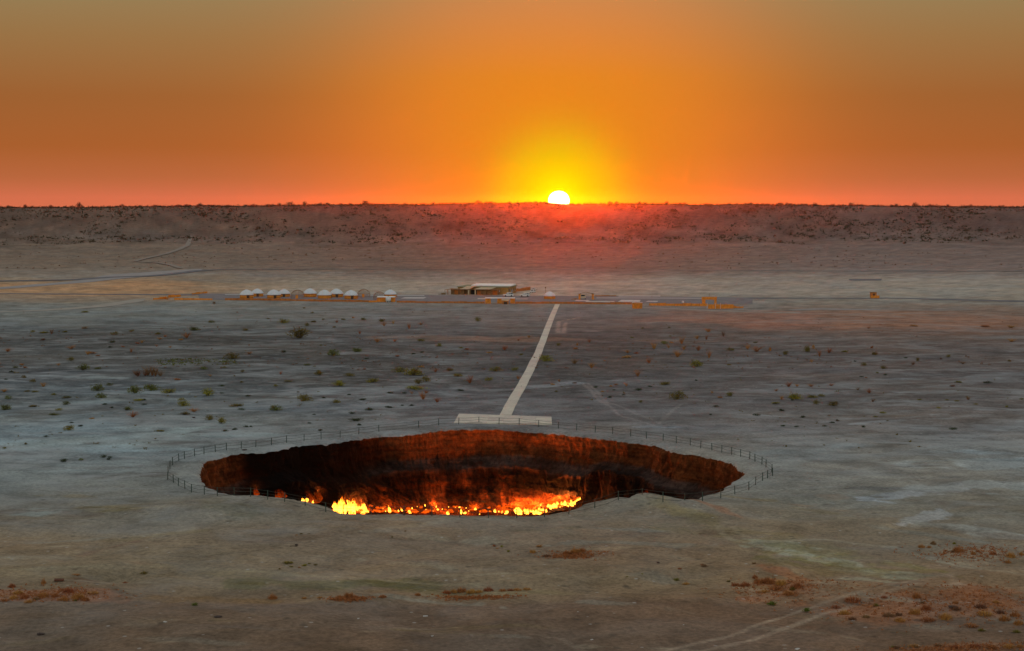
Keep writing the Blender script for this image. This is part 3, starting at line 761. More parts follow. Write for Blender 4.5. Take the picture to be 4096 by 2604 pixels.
for quad in ([t2(5, 346), t2(285, 346), t2(320, 332), t2(60, 332)], [t2(930, 352), t2(1030, 353), t2(1040, 345), t2(940, 344)], [t2(1390, 354), t2(1540, 355), t2(1535, 349), t2(1395, 348)],
             [t3(820, 321), t3(1330, 321), t3(1330, 312), t3(830, 312)], [t3(420, 388), t3(780, 389), t3(770, 379), t3(440, 378)], [t3(295, 375), t3(480, 377), t3(460, 366), t3(320, 364)],
             [t3(560, 342), t3(1900, 347), t3(1900, 341), t3(560, 336)], [t3(1150, 386), t3(1290, 387), t3(1300, 376), t3(1180, 375)], [t3(815, 386), t3(1080, 387), t3(1090, 364), t3(860, 362)],
             [t1(0, 300), t1(2400, 314), t1(2400, 308), t1(0, 294)]):
    pale = quad in ()
    flat_patch('concrete_pad', quad, M['pad'] if quad[0][1] < 1196 or quad[0][1] > 1204 else M['concrete'], 0.10, 14)
flat_patch('dark_gravel_strip', [t4(1500, 130), t4(1880, 128), t4(1890, 108), t4(1490, 110)], M['asphalt'], 0.10, 14)

# ------------------------------------------------------------------ fire in the crater
def flame_material(name, mult, wisp=False, ember=False):
    m = bpy.data.materials.new(name); m.use_nodes = True
    N = NT(m.node_tree); N.t.nodes.clear()
    tcn = N.n('ShaderNodeTexCoord'); sx = N.n('ShaderNodeSeparateXYZ'); N.l(tcn.outputs['Generated'], sx.inputs[0])
    z = sx.outputs[2]
    geo = N.n('ShaderNodeNewGeometry')
    nz = N.noise(N.scalevec(geo.outputs['Position'], (4.2, 4.2, 2.4)), 1.0, 4, 0.6, 0.8)
    zz = N.m('ADD', z, N.m('MULTIPLY', N.m('SUBTRACT', nz, 0.5), 1.5))
    em = N.n('ShaderNodeEmission')
    if wisp:
        col = N.ramp(zz, [(0.0, (0.7, 0.075, 0.003)), (0.5, (0.35, 0.026, 0.001)), (1.0, (0.12, 0.008, 0.0005))])
        al = N.ramp(zz, [(0.0, 0.34), (0.35, 0.16), (0.65, 0.0)])
    elif ember:
        col = N.ramp(zz, [(0.0, (0.8, 0.05, 0.002)), (0.3, (1.5, 0.19, 0.006)), (0.6, (0.9, 0.07, 0.002)), (1.0, (0.25, 0.015, 0.001))])
        al = N.ramp(zz, [(0.0, 0.55), (0.45, 0.7), (0.8, 0.0)])
    else:
        col = N.ramp(zz, [(0.0, (0.55, 0.10, 0.004)), (0.12, (1.0, 0.42, 0.045)), (0.46, (0.95, 0.36, 0.028)), (0.70, (0.36, 0.055, 0.002)), (1.0, (0.12, 0.011, 0.0006))])
        al = N.ramp(zz, [(0.0, 0.9), (0.5, 0.8), (0.92, 0.0)])
    N.l(col, em.inputs[0]); em.inputs[1].default_value = mult
    tr = N.n('ShaderNodeBsdfTransparent'); mxs = N.n('ShaderNodeMixShader'); out = N.n('ShaderNodeOutputMaterial')
    N.l(al, mxs.inputs[0]); N.l(tr.outputs[0], mxs.inputs[1]); N.l(em.outputs[0], mxs.inputs[2]); N.l(mxs.outputs[0], out.inputs[0])
    return m
M['flame'] = flame_material('gas_flame', 6.0)
M['wisp'] = flame_material('red_flame', 1.0, True)
for k_m in ('flame', 'wisp'): M[k_m].cycles.emission_sampling = 'NONE'      # their light comes from the fire lights below
def tongue_mesh(seed, name='flame'):
    r = np.random.default_rng(seed); b = MB(); n = 8; K = 11
    lx, ly = r.normal(0, 0.16), r.normal(0, 0.10); ph = r.uniform(0, 6); fr = r.uniform(3, 6)
    for j in range(K):
        t = j / (K - 1)
        rad = 0.30 * (math.sin(math.pi * min(1, (t + 0.12) ** 0.62)) ** 0.8 if t < 0.999 else 0) * (1 - 0.45 * t) + 0.01
        ox = lx * t * t + 0.10 * math.sin(ph + fr * t) * t; oy = ly * t * t + 0.07 * math.cos(ph + fr * t) * t
        for k in range(n):
            a = 2 * math.pi * k / n
            q_ = rad * (1 + 0.45 * (float(vnoise(np.array([math.cos(a) * 1.5 + seed * 3.1]), np.array([math.sin(a) * 1.5 + t * 4.0]), seed)[0]) - 0.5) * 2)
            b.v.append((ox + q_ * math.cos(a), oy + 0.7 * q_ * math.sin(a), t))
    for j in range(K - 1):
        for k in range(n):
            k2 = (k + 1) % n
            b.f.append((j * n + k, j * n + k2, (j + 1) * n + k2, (j + 1) * n + k))
    b.f.append(tuple(range(n))[::-1]); b.f.append(tuple((K - 1) * n + k for k in range(n)))
    return b.mesh(name, True)
TONG = [tongue_mesh(200 + i) for i in range(7)]
for t_ in TONG: t_.materials.append(M['flame'])
WISP = [tongue_mesh(300 + i, 'wisp') for i in range(3)]
for t_ in WISP: t_.materials.append(M['wisp'])
def tongue(loc, w, h, parent=None, wisp=False, name='flame', lean=0.0):
    o = add(name, random.choice(WISP if wisp else TONG), None, parent)
    o.location = loc; o.scale = (w / 0.55, w / 0.55, h); o.rotation_euler = (random.gauss(0, 0.06), lean + random.gauss(0, 0.10), random.uniform(0, 6.28))
    return o
def fire_light(parent, loc, watts, radius=0.5):
    d = bpy.data.lights.new('fire_light', 'POINT'); d.energy = watts; d.color = (1.0, 0.27, 0.045); d.shadow_soft_size = radius
    o = bpy.data.objects.new('fire_light', d); COL.objects.link(o); o.parent = parent; o.location = loc
    return o
def fire(name, label, spots, group=None, watts=0.0, nl=1):
    """spots: (px, py, width px, height px, wisp)"""
    P = [(crater_hit(px, py), w, h, wi) for px, py, w, h, wi in spots]
    c = np.mean([p[0] for p in P], axis=0)
    e = empty(name, tuple(c)); tag(e, label, 'fire', group)
    for (x, y, z), w, h, wi in P:
        tongue((x - c[0], y - c[1] - 0.25, z - c[2] - 0.06 * h * y / F), w * y / F, h * y / F, e, wi, 'wisp' if wi else 'flame')
    xs = sorted(p[0][0] for p in P)
    for i in range(nl if watts else 0):
        t = (i + 0.5) / nl; xx = xs[0] + (xs[-1] - xs[0]) * t; k = min(range(len(P)), key=lambda j: abs(P[j][0][0] - xx)); q_ = P[k][0]
        fire_light(e, (q_[0] - c[0], q_[1] - c[1] + random.uniform(0.3, 1.0), q_[2] - c[2] + random.uniform(0.9, 1.5)), watts / nl * random.uniform(0.5, 1.5), 0.3)
    return e
def p7(x, y): return (1500 + x / S6, 1640 + y / S6)
sp_ = []
for i in range(34):
    t = random.random(); px = 1346 + 120 * t + random.gauss(0, 4); row = random.random()
    top = np.interp(t, [0, 0.12, 0.35, 0.5, 0.7, 0.85, 1.0], [70, 92, 66, 80, 74, 48, 24])
    sp_.append((px, 2054 - 26 * row, random.uniform(14, 26), top * random.uniform(0.55, 1.0) * (1 - 0.3 * row), False))
for i in range(3): sp_.append((1370 + 90 * random.random(), 2034, random.uniform(40, 60), random.uniform(80, 120), True))
fire('gas_fire', 'biggest blaze of tall yellow flames at the left foot of the crater wall', sp_, None, 6400, 8)
sp_ = [(1212, 2004, 16, 22, False), (1226, 2005, 20, 34, False), (1238, 2006, 18, 26, False), (1252, 2010, 12, 18, False)] + [(1225 + 22 * i, 2004, 40, 60 + 14 * math.sin(i), True) for i in range(0, 3)]
fire('gas_fire', 'smaller flickering fire left of the biggest blaze, half hidden by the crater lip', sp_, None, 2000, 4)
sp_ = []
for i in range(34):
    t = random.random(); px = 2060 + 125 * t
    sp_.append((px, 2056 - random.random() * 14, random.uniform(10, 18), random.uniform(14, 32), False))
fire('gas_fire', 'low strip of yellow flames along the front lip, right of the crater middle', sp_, None, 6400, 9)
sp_ = []
for i in range(30):
    t = random.random()
    sp_.append((2192 + 112 * t, 2030 - 14 * t + random.gauss(0, 3), random.uniform(9, 16), random.uniform(14, 30), False))
sp_ += [(2312, 1999, 10, 14, False), (2305, 2004, 8, 10, False), (2318, 1996, 8, 12, False), (2296, 2012, 12, 16, False)]
for i in range(3): sp_.append((2220 + 80 * random.random(), 2018 - 10 * random.random(), 46, random.uniform(50, 70), True))
fire('gas_fire', 'slanting line of yellow flames climbing the right side of the crater floor', sp_, None, 5600, 9)
fire('gas_fire', 'dim red tongue of fire behind the fence at the right end of the crater', [p7(2300 + 80, 770) + (26, 62, True), (2588, 1994, 24, 46, True), (2600, 1996, 30, 30, True), (2575, 1990, 22, 66, True)], None, 260)
fire('gas_fire', 'faint red wisp of fire low on the black wall, leftmost in the crater', [(1022, 1977, 22, 52, True), (1030, 1977, 18, 34, True)], None, 50)
fire('gas_fire', 'second faint red wisp, between the leftmost wisp and the smaller fire', [(1112, 1984, 26, 44, True), (1126, 1984, 24, 60, True), (1140, 1985, 20, 34, True)], None, 80)
small = [(40,890,15,15),(70,862,10,10),(92,886,10,12),(130,895,32,45),(180,885,22,15),(205,884,16,16),(235,882,30,30),(305,898,36,32),(325,862,18,16),(370,845,9,9),(440,837,12,18),(447,872,14,11),(510,882,9,9),(535,852,14,26),(550,872,18,18),(590,868,9,9),(645,847,12,15),(640,912,30,40),(705,850,12,12),(740,852,22,12),(752,906,20,40),(790,905,28,30),(800,858,18,9),(820,885,12,9),(878,870,32,20),(915,912,12,9),(1008,886,12,12),(1050,890,24,24),(1085,890,16,16),(1110,900,34,28),(1148,904,34,28)]
for x, y, w, h in small:
    px, py = p7(x, y); X, Y, Z = crater_hit(px, py)
    o = tongue((X, Y - 0.2, Z - 0.05), 1.15 * w / S6 * Y / F, 1.2 * h / S6 * Y / F, None, False, 'small_flame')
    s_k = random.uniform(0.55, 1.1); o.scale = (o.scale[0] * s_k * 0.85, o.scale[1] * s_k * 0.85, o.scale[2] * random.uniform(0.9, 1.5))
    lab = 'small yellow gas flame flickering on the dark crater floor'
    if (x, y) == (130, 895): lab = 'tallest of the small flames just right of the biggest blaze'
    elif (x, y) == (640, 912): lab = 'curling small flame at the front lip midway between the two large fires'
    elif (x, y) == (440, 837): lab = 'thin detached flame highest among the small ones left of the crater middle'
    elif (x, y) == (878, 870): lab = 'wide flat small flame just left of the right-hand strip of fire'
    tag(o, lab, 'flame', 'small flames scattered over the crater floor')
    if (x, y) in ((130, 895), (305, 898), (535, 852), (640, 912), (790, 905), (878, 870), (1050, 890)): fire_light(o, (0, -0.5, 1.2), 220, 0.25)
# low licks of orange flame that join the fires into a bed
sp_ = []
for i in range(240):
    px = random.choice([random.gauss(1420, 60), random.gauss(2110, 60), random.gauss(2240, 50), random.gauss(2180, 70), random.gauss(2150, 60), random.gauss(1410, 40), random.uniform(1500, 2080), random.uniform(1500, 2080)])
    py = (2050 - 12 * random.random()) if px < 2190 else (2030 - (px - 2190) * 0.12 - 6 * random.random())
    sp_.append((px, py - random.choice([0, 0, 0, 8, 16]), random.uniform(10, 34), random.uniform(5, 15), False))
lick = fire('fire_bed', 'ragged bed of low orange flames and embers joining the fires across the floor', [q_ for q_ in sp_ if 1330 < q_[0] < 2310])
lm = flame_material('ember_flame', 1.0, False, True); lm.cycles.emission_sampling = 'NONE'
LK = []
for t_ in TONG:
    c_ = t_.copy(); c_.materials.clear(); c_.materials.append(lm); LK.append(c_)
for o in lick.children: o.data = random.choice(LK); o.name = 'ember_flame'
M['burnt'] = soft_mat('burnt_rock', (0.03, 0.018, 0.012), 0.5, 2.5, 0.95, 0.2)
def rock_mesh(seed, name, sq=0.7):
    r = np.random.default_rng(seed); b = MB(); n, k = 9, 6
    for j in range(k + 1):
        for i in range(n):
            th, ph = 2 * math.pi * i / n, math.pi * j / k
            rr = 0.5 * (0.75 + 0.5 * float(vnoise(np.array([math.cos(th) * math.sin(ph) * 1.7 + seed]), np.array([math.sin(th) * math.sin(ph) * 1.7 + math.cos(ph) * 2.3]), seed)[0]))
            b.v.append((rr * math.sin(ph) * math.cos(th), rr * math.sin(ph) * math.sin(th), sq * rr * math.cos(ph) + 0.15))
    for j in range(k):
        for i in range(n): b.f.append((j * n + i, (j + 1) * n + i, (j + 1) * n + (i + 1) % n, j * n + (i + 1) % n))
    return b.mesh(name)
ROCKS = [rock_mesh(400 + i, 'boulder') for i in range(4)]
for i, (x, y, w, lab) in enumerate([(805, 790, 50, 'black burnt boulder above the flames in the crater middle'), (950, 800, 40, 'black burnt boulder above the flames right of the crater middle'), (925, 862, 28, 'small black rock among the flames just left of the right-hand strip'), (1016, 866, 28, 'small black rock at the left end of the right-hand strip of fire'),
                                   (1600, 878, 150, 'long charred rock heap in front of the slanting line of flames'), (1540, 892, 90, 'charred rock at the lower end of the slanting line of flames'), (1900 - 80, 880, 60, 'charred boulder beside the near lip below the slanting flames')]):
    X, Y, Z = crater_hit(*p7(x, y)); me = ROCKS[i % 4].copy(); me.materials.append(M['burnt'])
    o = add('burnt_boulder', me, None); wd = w / S6 * Y / F; o.location = (X, Y - 0.3, Z - 0.1); o.scale = (wd, wd * 0.7, wd * (0.7 if w < 80 else 0.3)); o.rotation_euler = (0, -0.15 if w > 80 else 0.2, 0)
    tag(o, lab, 'rock')

# ------------------------------------------------------------------ plants
LEAF = {
    'g':  soft_mat('grey_green_leaves', (0.13, 0.14, 0.024), 0.35, 3.0, 0.9, 0, 0.5),
    'y':  soft_mat('yellow_green_leaves', (0.25, 0.21, 0.03), 0.35, 3.0, 0.9, 0, 0.4),
    'o':  soft_mat('olive_leaves', (0.18, 0.14, 0.026), 0.35, 3.0, 0.9, 0, 0.4),
    'd':  soft_mat('dark_green_leaves', (0.042, 0.062, 0.018), 0.35, 3.0, 0.9, 0, 0.5),
    'r':  soft_mat('rust_dry_stems', (0.42, 0.18, 0.06), 0.35, 3.0, 0.9, 0, 0.4),
    'b':  soft_mat('brown_dead_twigs', (0.24, 0.125, 0.065), 0.35, 3.0, 0.9, 0, 0.4),
    'l':  soft_mat('bright_green_leaves', (0.13, 0.17, 0.025), 0.3, 3.0, 0.9, 0, 0.2),
    'k':  soft_mat('dusky_ridge_scrub', (0.085, 0.056, 0.036), 0.35, 3.0, 0.9, 0, 0.5)}
M['twig'] = soft_mat('grey_twigs', (0.10, 0.075, 0.05), 0.3, 6.0)
def leaf_quads(P, size, r, b, flat=0.0):
    for p in P:
        u = r.normal(size=3); u /= np.linalg.norm(u); v = np.cross(u, r.normal(size=3)); v /= np.linalg.norm(v) + 1e-9
        s = size * r.uniform(0.6, 1.4); e = size * r.uniform(0.5, 1.0)
        b.quad(p - u * s, p + v * e * 0.5, p + u * s, p - v * e * 0.5)
def dome_crown(seed, n=420, size=0.06, spread=1.0):
    r = np.random.default_rng(seed); b = MB()
    cl = [(r.uniform(-0.30, 0.30), r.uniform(-0.30, 0.30), r.uniform(0.12, 0.60), r.uniform(0.18, 0.28)) for _ in range(12)]
    cl = [(a * spread, b_ * spread, c, d) for a, b_, c, d in cl]
    cl = [(a, b_, c * (1.05 - 1.3 * (a * a + b_ * b_) / 0.18 * 0.5), d) for a, b_, c, d in cl]
    P = []
    while len(P) < n:
        c = cl[r.integers(len(cl))]; d = r.normal(size=3); d /= np.linalg.norm(d)
        p = np.array(c[:3]) + d * c[3] * r.uniform(0.45, 1.08) * np.array([1, 1, 1.15])
        if 0.02 < p[2] < 1.02: P.append(p)
    leaf_quads(P, size, r, b)
    return b
def dome_twigs(seed, n=14, h=0.8):
    r = np.random.default_rng(seed + 5); b = MB()
    for _ in range(n):
        a = r.uniform(0, 6.28); e = r.uniform(0.15, 0.42); z = r.uniform(0.45, h)
        b.tube([(0.03 * math.cos(a), 0.03 * math.sin(a), -0.04), (0.5 * e * math.cos(a), 0.5 * e * math.sin(a), 0.5 * z), (e * math.cos(a + 0.3), e * math.sin(a + 0.3), z)], 0.014, 3, 0.004)
    return b
def sparse_crown(seed, n=46, leaves=110):
    r = np.random.default_rng(seed); b = MB(); P = []
    for _ in range(n):
        a = r.uniform(0, 6.28); e = r.uniform(0.1, 0.52); z = r.uniform(0.35, 1.0)
        q1 = np.array([0.02 * math.cos(a), 0.02 * math.sin(a), -0.03]); q2 = np.array([0.45 * e * math.cos(a), 0.45 * e * math.sin(a), 0.6 * z]); q3 = np.array([e * math.cos(a + r.normal(0, 0.3)), e * math.sin(a + r.normal(0, 0.3)), z])
        b.tube([q1, q2, q3], 0.013, 3, 0.005)
        for _ in range(int(leaves / n) + 1): P.append(q2 + (q3 - q2) * r.uniform(0, 1.05) + r.normal(0, 0.025, 3))
    leaf_quads(P, 0.035, r, b)
    return b
def grass_crown(seed, n=200):
    r = np.random.default_rng(seed); b = MB()
    for _ in range(n):
        a = r.uniform(0, 6.28); br = 0.42 * math.sqrt(r.uniform(0, 1)); bx, by = br * math.cos(a), br * math.sin(a)
        a2 = a + r.normal(0, 0.8); e = r.uniform(0.05, 0.24); z = r.uniform(0.25, 1.0) * (1 - 0.75 * (br / 0.42) ** 2); w = r.uniform(0.010, 0.020)
        mx_, my_ = bx + 0.35 * e * math.cos(a2), by + 0.35 * e * math.sin(a2)
        nx, ny = -math.sin(a2) * w, math.cos(a2) * w
        tip = (bx + e * math.cos(a2), by + e * math.sin(a2), z)
        b.quad((bx - nx, by - ny, -0.03), (bx + nx, by + ny, -0.03), (mx_ + nx, my_ + ny, 0.6 * z), (mx_ - nx, my_ - ny, 0.6 * z)); b.tri((mx_ - nx, my_ - ny, 0.6 * z), (mx_ + nx, my_ + ny, 0.6 * z), tip)
    return b
CROWN = {}
def get_mesh(form, k, v):
    key = (form, k, v)
    if key not in CROWN:
        sd_ = hash((form, v)) % 997 if False else (ord(form[0]) * 31 + v * 7)
        if form == 'dome': b = dome_crown(sd_)
        elif form == 'sparse': b = sparse_crown(sd_)
        elif form == 'grass': b = grass_crown(sd_)
        else: b = dome_crown(sd_, 190, 0.11, 0.75)
        me = b.mesh('foliage' if form != 'grass' else 'blades'); me.materials.append(LEAF[k]); CROWN[key] = me
    return CROWN[key]
TWIG = []
for v in range(3):
    me = dome_twigs(600 + v).mesh('branches'); me.materials.append(M['twig']); TWIG.append(me)
CNAME = {'g': 'green', 'y': 'yellow-green', 'o': 'olive', 'd': 'dark green', 'r': 'rust-orange dry', 'b': 'dead brown', 'l': 'bright green', 'k': 'dusky'}
def region(px, py):
    if py < 1335:
        return 'on far flats below the camp' if px < 2200 else 'on brown far flats at right'
    if py < 1480:
        return 'on dark flats at far left' if px < 1024 else ('on dark flats left of path' if px < 2180 else ('on flats right of path' if px < 3072 else 'on far right flats'))
    if py < 1720:
        return 'on salt flats at left' if px < 1024 else ('on salt flats behind crater' if px < 2060 else ('on grey flats behind crater at right' if px < 3072 else 'on pale flats at far right'))
    if py < 1950: return 'on pale ground beside crater'
    if py < 2180: return 'on bare slope before crater'
    return 'in the left foreground' if px < 1400 else ('in the middle foreground' if px < 2800 else 'in the right foreground')
SPECIAL = {}
used_big = {}
NSHRUB = 0
def plant(px, py, w, h, k, form=None, label=None):
    global NSHRUB
    x, y, z = place(px, py)
    m = y / F; W_, H_ = w * m, h * m
    if form is None:
        form = 'mat' if (h < 0.42 * w and h < 9) or w < 14 else 'dome'
        if k in 'rb' and form == 'dome': form = 'sparse'
    v = NSHRUB % 4; NSHRUB += 1
    big = w > 30
    nm = {'dome': 'desert_shrub', 'sparse': 'dry_bush', 'mat': 'cushion_plant', 'grass': 'grass_clump'}[form]
    dep = max(W_, 0.2) * 0.4
    reg = region(px, py)
    if form in ('dome', 'sparse') and big:
        e = empty(nm, (x, y + dep, ground_z(x, y + dep) - 0.02), random.uniform(0, 6.28)); e.scale = (W_ * 1.38, W_ * 1.38, H_ * 1.3)
        if w > 100:                                   # a thicket: several clumps side by side
            e.rotation_euler = (0, 0, 0); e.scale = (1, 1, 1)
            for q_ in range(7):
                o = add('foliage', get_mesh('sparse', k, q_ % 4), None, e); t_ = (q_ + 0.5) / 7
                o.location = ((t_ - 0.5) * W_ * 0.85 + random.gauss(0, 0.25), random.gauss(0, 0.5), 0); hh = H_ * (0.55 + 0.6 * math.exp(-((t_ - 0.62) / 0.22) ** 2)); o.scale = (W_ * 0.42, W_ * 0.30, hh); o.rotation_euler = (0, 0, q_)
        else: add('foliage', get_mesh(form, k, v), None, e)
        if form == 'dome': add('branches', TWIG[v % 3], None, e)
    else:
        e = add(nm, get_mesh(form, k, v), None)
        e.location = (x, y + dep, ground_z(x, y + dep) - 0.02); e.rotation_euler = (0, 0, random.uniform(0, 6.28)); fs = 1.15 if form == 'grass' else 1.35; e.scale = (W_ * fs, W_ * fs, H_ * 1.25)
    size = 'large' if w > 46 else ('mid-sized' if w > 28 else 'small')
    noun = {'dome': 'rounded shrub', 'sparse': 'twiggy bush', 'mat': 'low cushion plant', 'grass': 'grass clump'}[form]
    if label is None:
        label = '%s %s %s %s' % (size, CNAME[k], noun, reg)
    tag(e, label, 'grass' if form == 'grass' else ('shrub' if form != 'mat' else 'plant'), '%ss %s' % (noun, reg))
    return e
Q = 2.3516
T0 = [(2180,558,110,70,'o','large olive shrub beside the green ground cover in the left distance'),(770,663,110,60,'g','large green shrub on the dark flats, left of the dead brown thicket'),(915,652,60,28,'g'),(1365,725,330,100,'b','wide dead brown thicket of bare branches on the left flats'),(905,857,110,75,'g','left one of the three big green shrubs below the dead thicket'),(1262,880,130,75,'g','middle one of the three big green shrubs below the dead thicket'),(1415,855,130,75,'g','right one of the three big green shrubs below the dead thicket'),(1580,880,110,55,'y','flat yellow-green shrub right of the three big green shrubs'),(945,925,90,55,'g','green shrub just below the leftmost of the three big shrubs'),(1945,905,110,75,'y','large yellow-green shrub midway between the dead thicket and the crater'),(1720,1000,100,65,'y','yellow-green shrub below left of the large one nearest the dead thicket'),(2220,1005,110,35,'y','bright yellow flat shrub on the left salt flats'),(615,985,75,40,'g'),(1185,1040,85,35,'g'),(1240,1105,110,50,'r','shrub half rust, half green on the left salt flats'),(1815,1055,110,30,'r'),(1965,1130,75,55,'y','left one of a pair of spiky yellow-green shrubs on the left salt flats'),(2070,1165,85,60,'y','right one of a pair of spiky yellow-green shrubs on the left salt flats'),(640,1228,90,60,'y','lone yellow-green shrub lowest on the left salt flats'),(40,1037,90,70,'g','large green shrub cut by the left picture edge'),(70,935,70,45,'g','green shrub near the left picture edge above the cut one'),(660,577,60,45,'o'),(1075,328,70,40,'o'),(1820,290,75,50,'g'),(1985,215,60,30,'g'),(795,120,65,20,'y'),(1050,402,55,30,'d'),(1750,360,90,45,'r'),(1232,493,40,35,'r'),(820,515,70,30,'r'),(545,617,45,22,'r'),(660,465,90,30,'r'),(1915,655,60,35,'g'),(2280,682,40,28,'o'),(1020,807,60,35,'g'),(140,640,40,28,'g'),(218,735,50,35,'o'),(400,818,80,35,'r'),(30,868,80,30,'r'),(300,1008,85,20,'o'),(300,775,60,40,'o'),(970,1487,60,30,'d'),(1030,1485,40,20,'d'),(1015,1503,45,18,'d'),(760,1510,40,28,'g'),(600,1525,80,30,'d'),(430,1288,35,22,'d'),(238,1360,32,22,'o'),(38,1398,40,20,'o'),(2115,1238,50,20,'d'),(2205,1222,50,18,'d'),(2315,1197,45,18,'d'),(2358,1195,30,15,'d'),(755,1192,50,18,'d'),(670,1158,35,14,'d'),(500,1085,80,25,'g'),(620,925,80,25,'g'),(1360,945,40,18,'d'),(1355,985,50,12,'d'),(980,985,60,14,'d'),(1050,1016,40,14,'d'),(2080,812,60,16,'d'),(2085,880,35,15,'d'),(2330,908,55,16,'d'),(402,380,50,20,'b'),(1700,380,50,18,'r'),(1500,375,70,22,'r'),(1550,350,40,20,'r'),(1480,325,60,20,'o'),(1330,405,50,22,'r'),(1290,412,40,16,'r'),(1470,440,35,20,'r'),(1600,450,40,18,'r'),(920,530,45,16,'r'),(1155,445,35,14,'r'),(1030,447,40,14,'d'),(850,505,90,18,'r'),(60,490,100,28,'r'),(1665,755,60,20,'r'),(1975,720,40,18,'r'),(2105,640,40,20,'o'),(2340,512,80,22,'r'),(200,612,45,16,'r'),(230,640,40,16,'r'),(100,680,60,12,'d'),(50,750,40,12,'d'),(250,865,50,22,'o'),(320,870,60,26,'o'),(500,895,50,18,'o'),(2265,780,40,20,'o'),(550,1040,60,30,'y'),(1300,950,100,20,'y'),(1700,945,60,30,'y'),(1730,1085,90,30,'o'),(860,1120,50,14,'r'),(1500,1240,80,18,'o'),(2270,1035,60,22,'d'),(480,320,60,40,'b'),(305,305,40,30,'o'),(405,315,80,20,'o'),(610,305,50,18,'o'),(2010,40,30,30,'b'),(790,270,60,20,'b'),(1235,295,45,20,'o'),(2305,290,60,28,'o')]
T1 = [(400,368,190,105,'o','largest olive shrub standing alone on the dark flats below the yurts'),(255,220,85,50,'y','yellow-green shrub up and left of the largest olive shrub'),(945,490,80,55,'g','right one of two green shrubs below right of the largest olive shrub'),(725,527,110,70,'g','left one of two green shrubs below right of the largest olive shrub'),(2085,205,60,50,'y'),(1440,270,40,50,'r'),(1185,205,60,40,'o'),(1205,245,60,40,'r'),(975,322,40,30,'r'),(1305,393,50,25,'r'),(1550,390,60,38,'o'),(1140,400,80,35,'r'),(1730,440,60,35,'o'),(1350,680,120,55,'o','dark olive shrub at the left end of the cluster behind the crater'),(1480,715,150,95,'y','biggest yellow-green shrub in the cluster left of the path'),(1600,770,75,65,'o'),(1525,790,75,50,'o'),(1900,720,80,35,'y'),(1820,668,60,40,'o'),(2250,672,100,50,'o','olive shrub left of the path where it passes the yellow shrub'),(2010,785,90,60,'r','rust-tinged bush just left of the path'),(2190,760,70,45,'y'),(1095,778,95,55,'y','right one of two yellow-green shrubs left of the cluster'),(880,718,80,35,'y'),(790,812,110,55,'y','left one of two yellow-green shrubs left of the cluster'),(1500,845,160,40,'y','long low yellow-green shrub below the cluster'),(1570,940,80,70,'r','rust-orange bush below the cluster left of the path'),(1700,965,80,40,'r'),(595,710,80,50,'o'),(450,955,120,80,'y','pale wispy yellow-green shrub up left of the crater'),(755,970,60,50,'y'),(180,1042,115,60,'g','large green shrub up left of the crater, right of the wispy one'),(258,497,55,25,'d'),(480,618,60,28,'g'),(1000,942,75,14,'d'),(1245,1014,90,14,'d'),(1070,1040,80,25,'d'),(900,1070,60,16,'d'),(930,1138,130,28,'d'),(968,1180,45,18,'d'),(605,1235,45,22,'d'),(502,1162,35,16,'d'),(1460,995,55,14,'d'),(1375,995,35,12,'d'),(1258,880,55,18,'d'),(1395,880,40,20,'d'),(1465,883,40,22,'r'),(635,925,35,14,'d'),(875,895,35,14,'d'),(395,870,30,12,'d'),(545,1080,30,12,'d'),(2340,475,70,45,'r'),(185,815,40,25,'y'),(300,770,70,14,'o'),(1330,533,45,16,'r'),(1920,855,70,14,'d'),(1980,470,50,20,'r'),(1930,455,40,20,'o'),(1560,495,50,12,'d'),(1480,510,40,12,'d'),(1040,555,45,12,'d'),(610,430,30,12,'o'),(1550,635,60,20,'r'),(1690,680,60,30,'r'),(1020,655,40,14,'r'),(230,700,40,28,'r'),(1600,880,70,22,'r'),(2200,500,60,14,'r'),(1000,190,60,24,'o'),(820,188,40,20,'o'),(760,215,40,24,'r'),(540,210,60,18,'o'),(115,180,30,12,'o'),(480,245,40,40,'o'),(630,185,30,12,'o'),(735,260,35,14,'o'),(1290,225,40,30,'r'),(1550,235,60,24,'r'),(910,170,30,16,'r'),(530,125,30,14,'o'),(450,80,25,14,'o')]
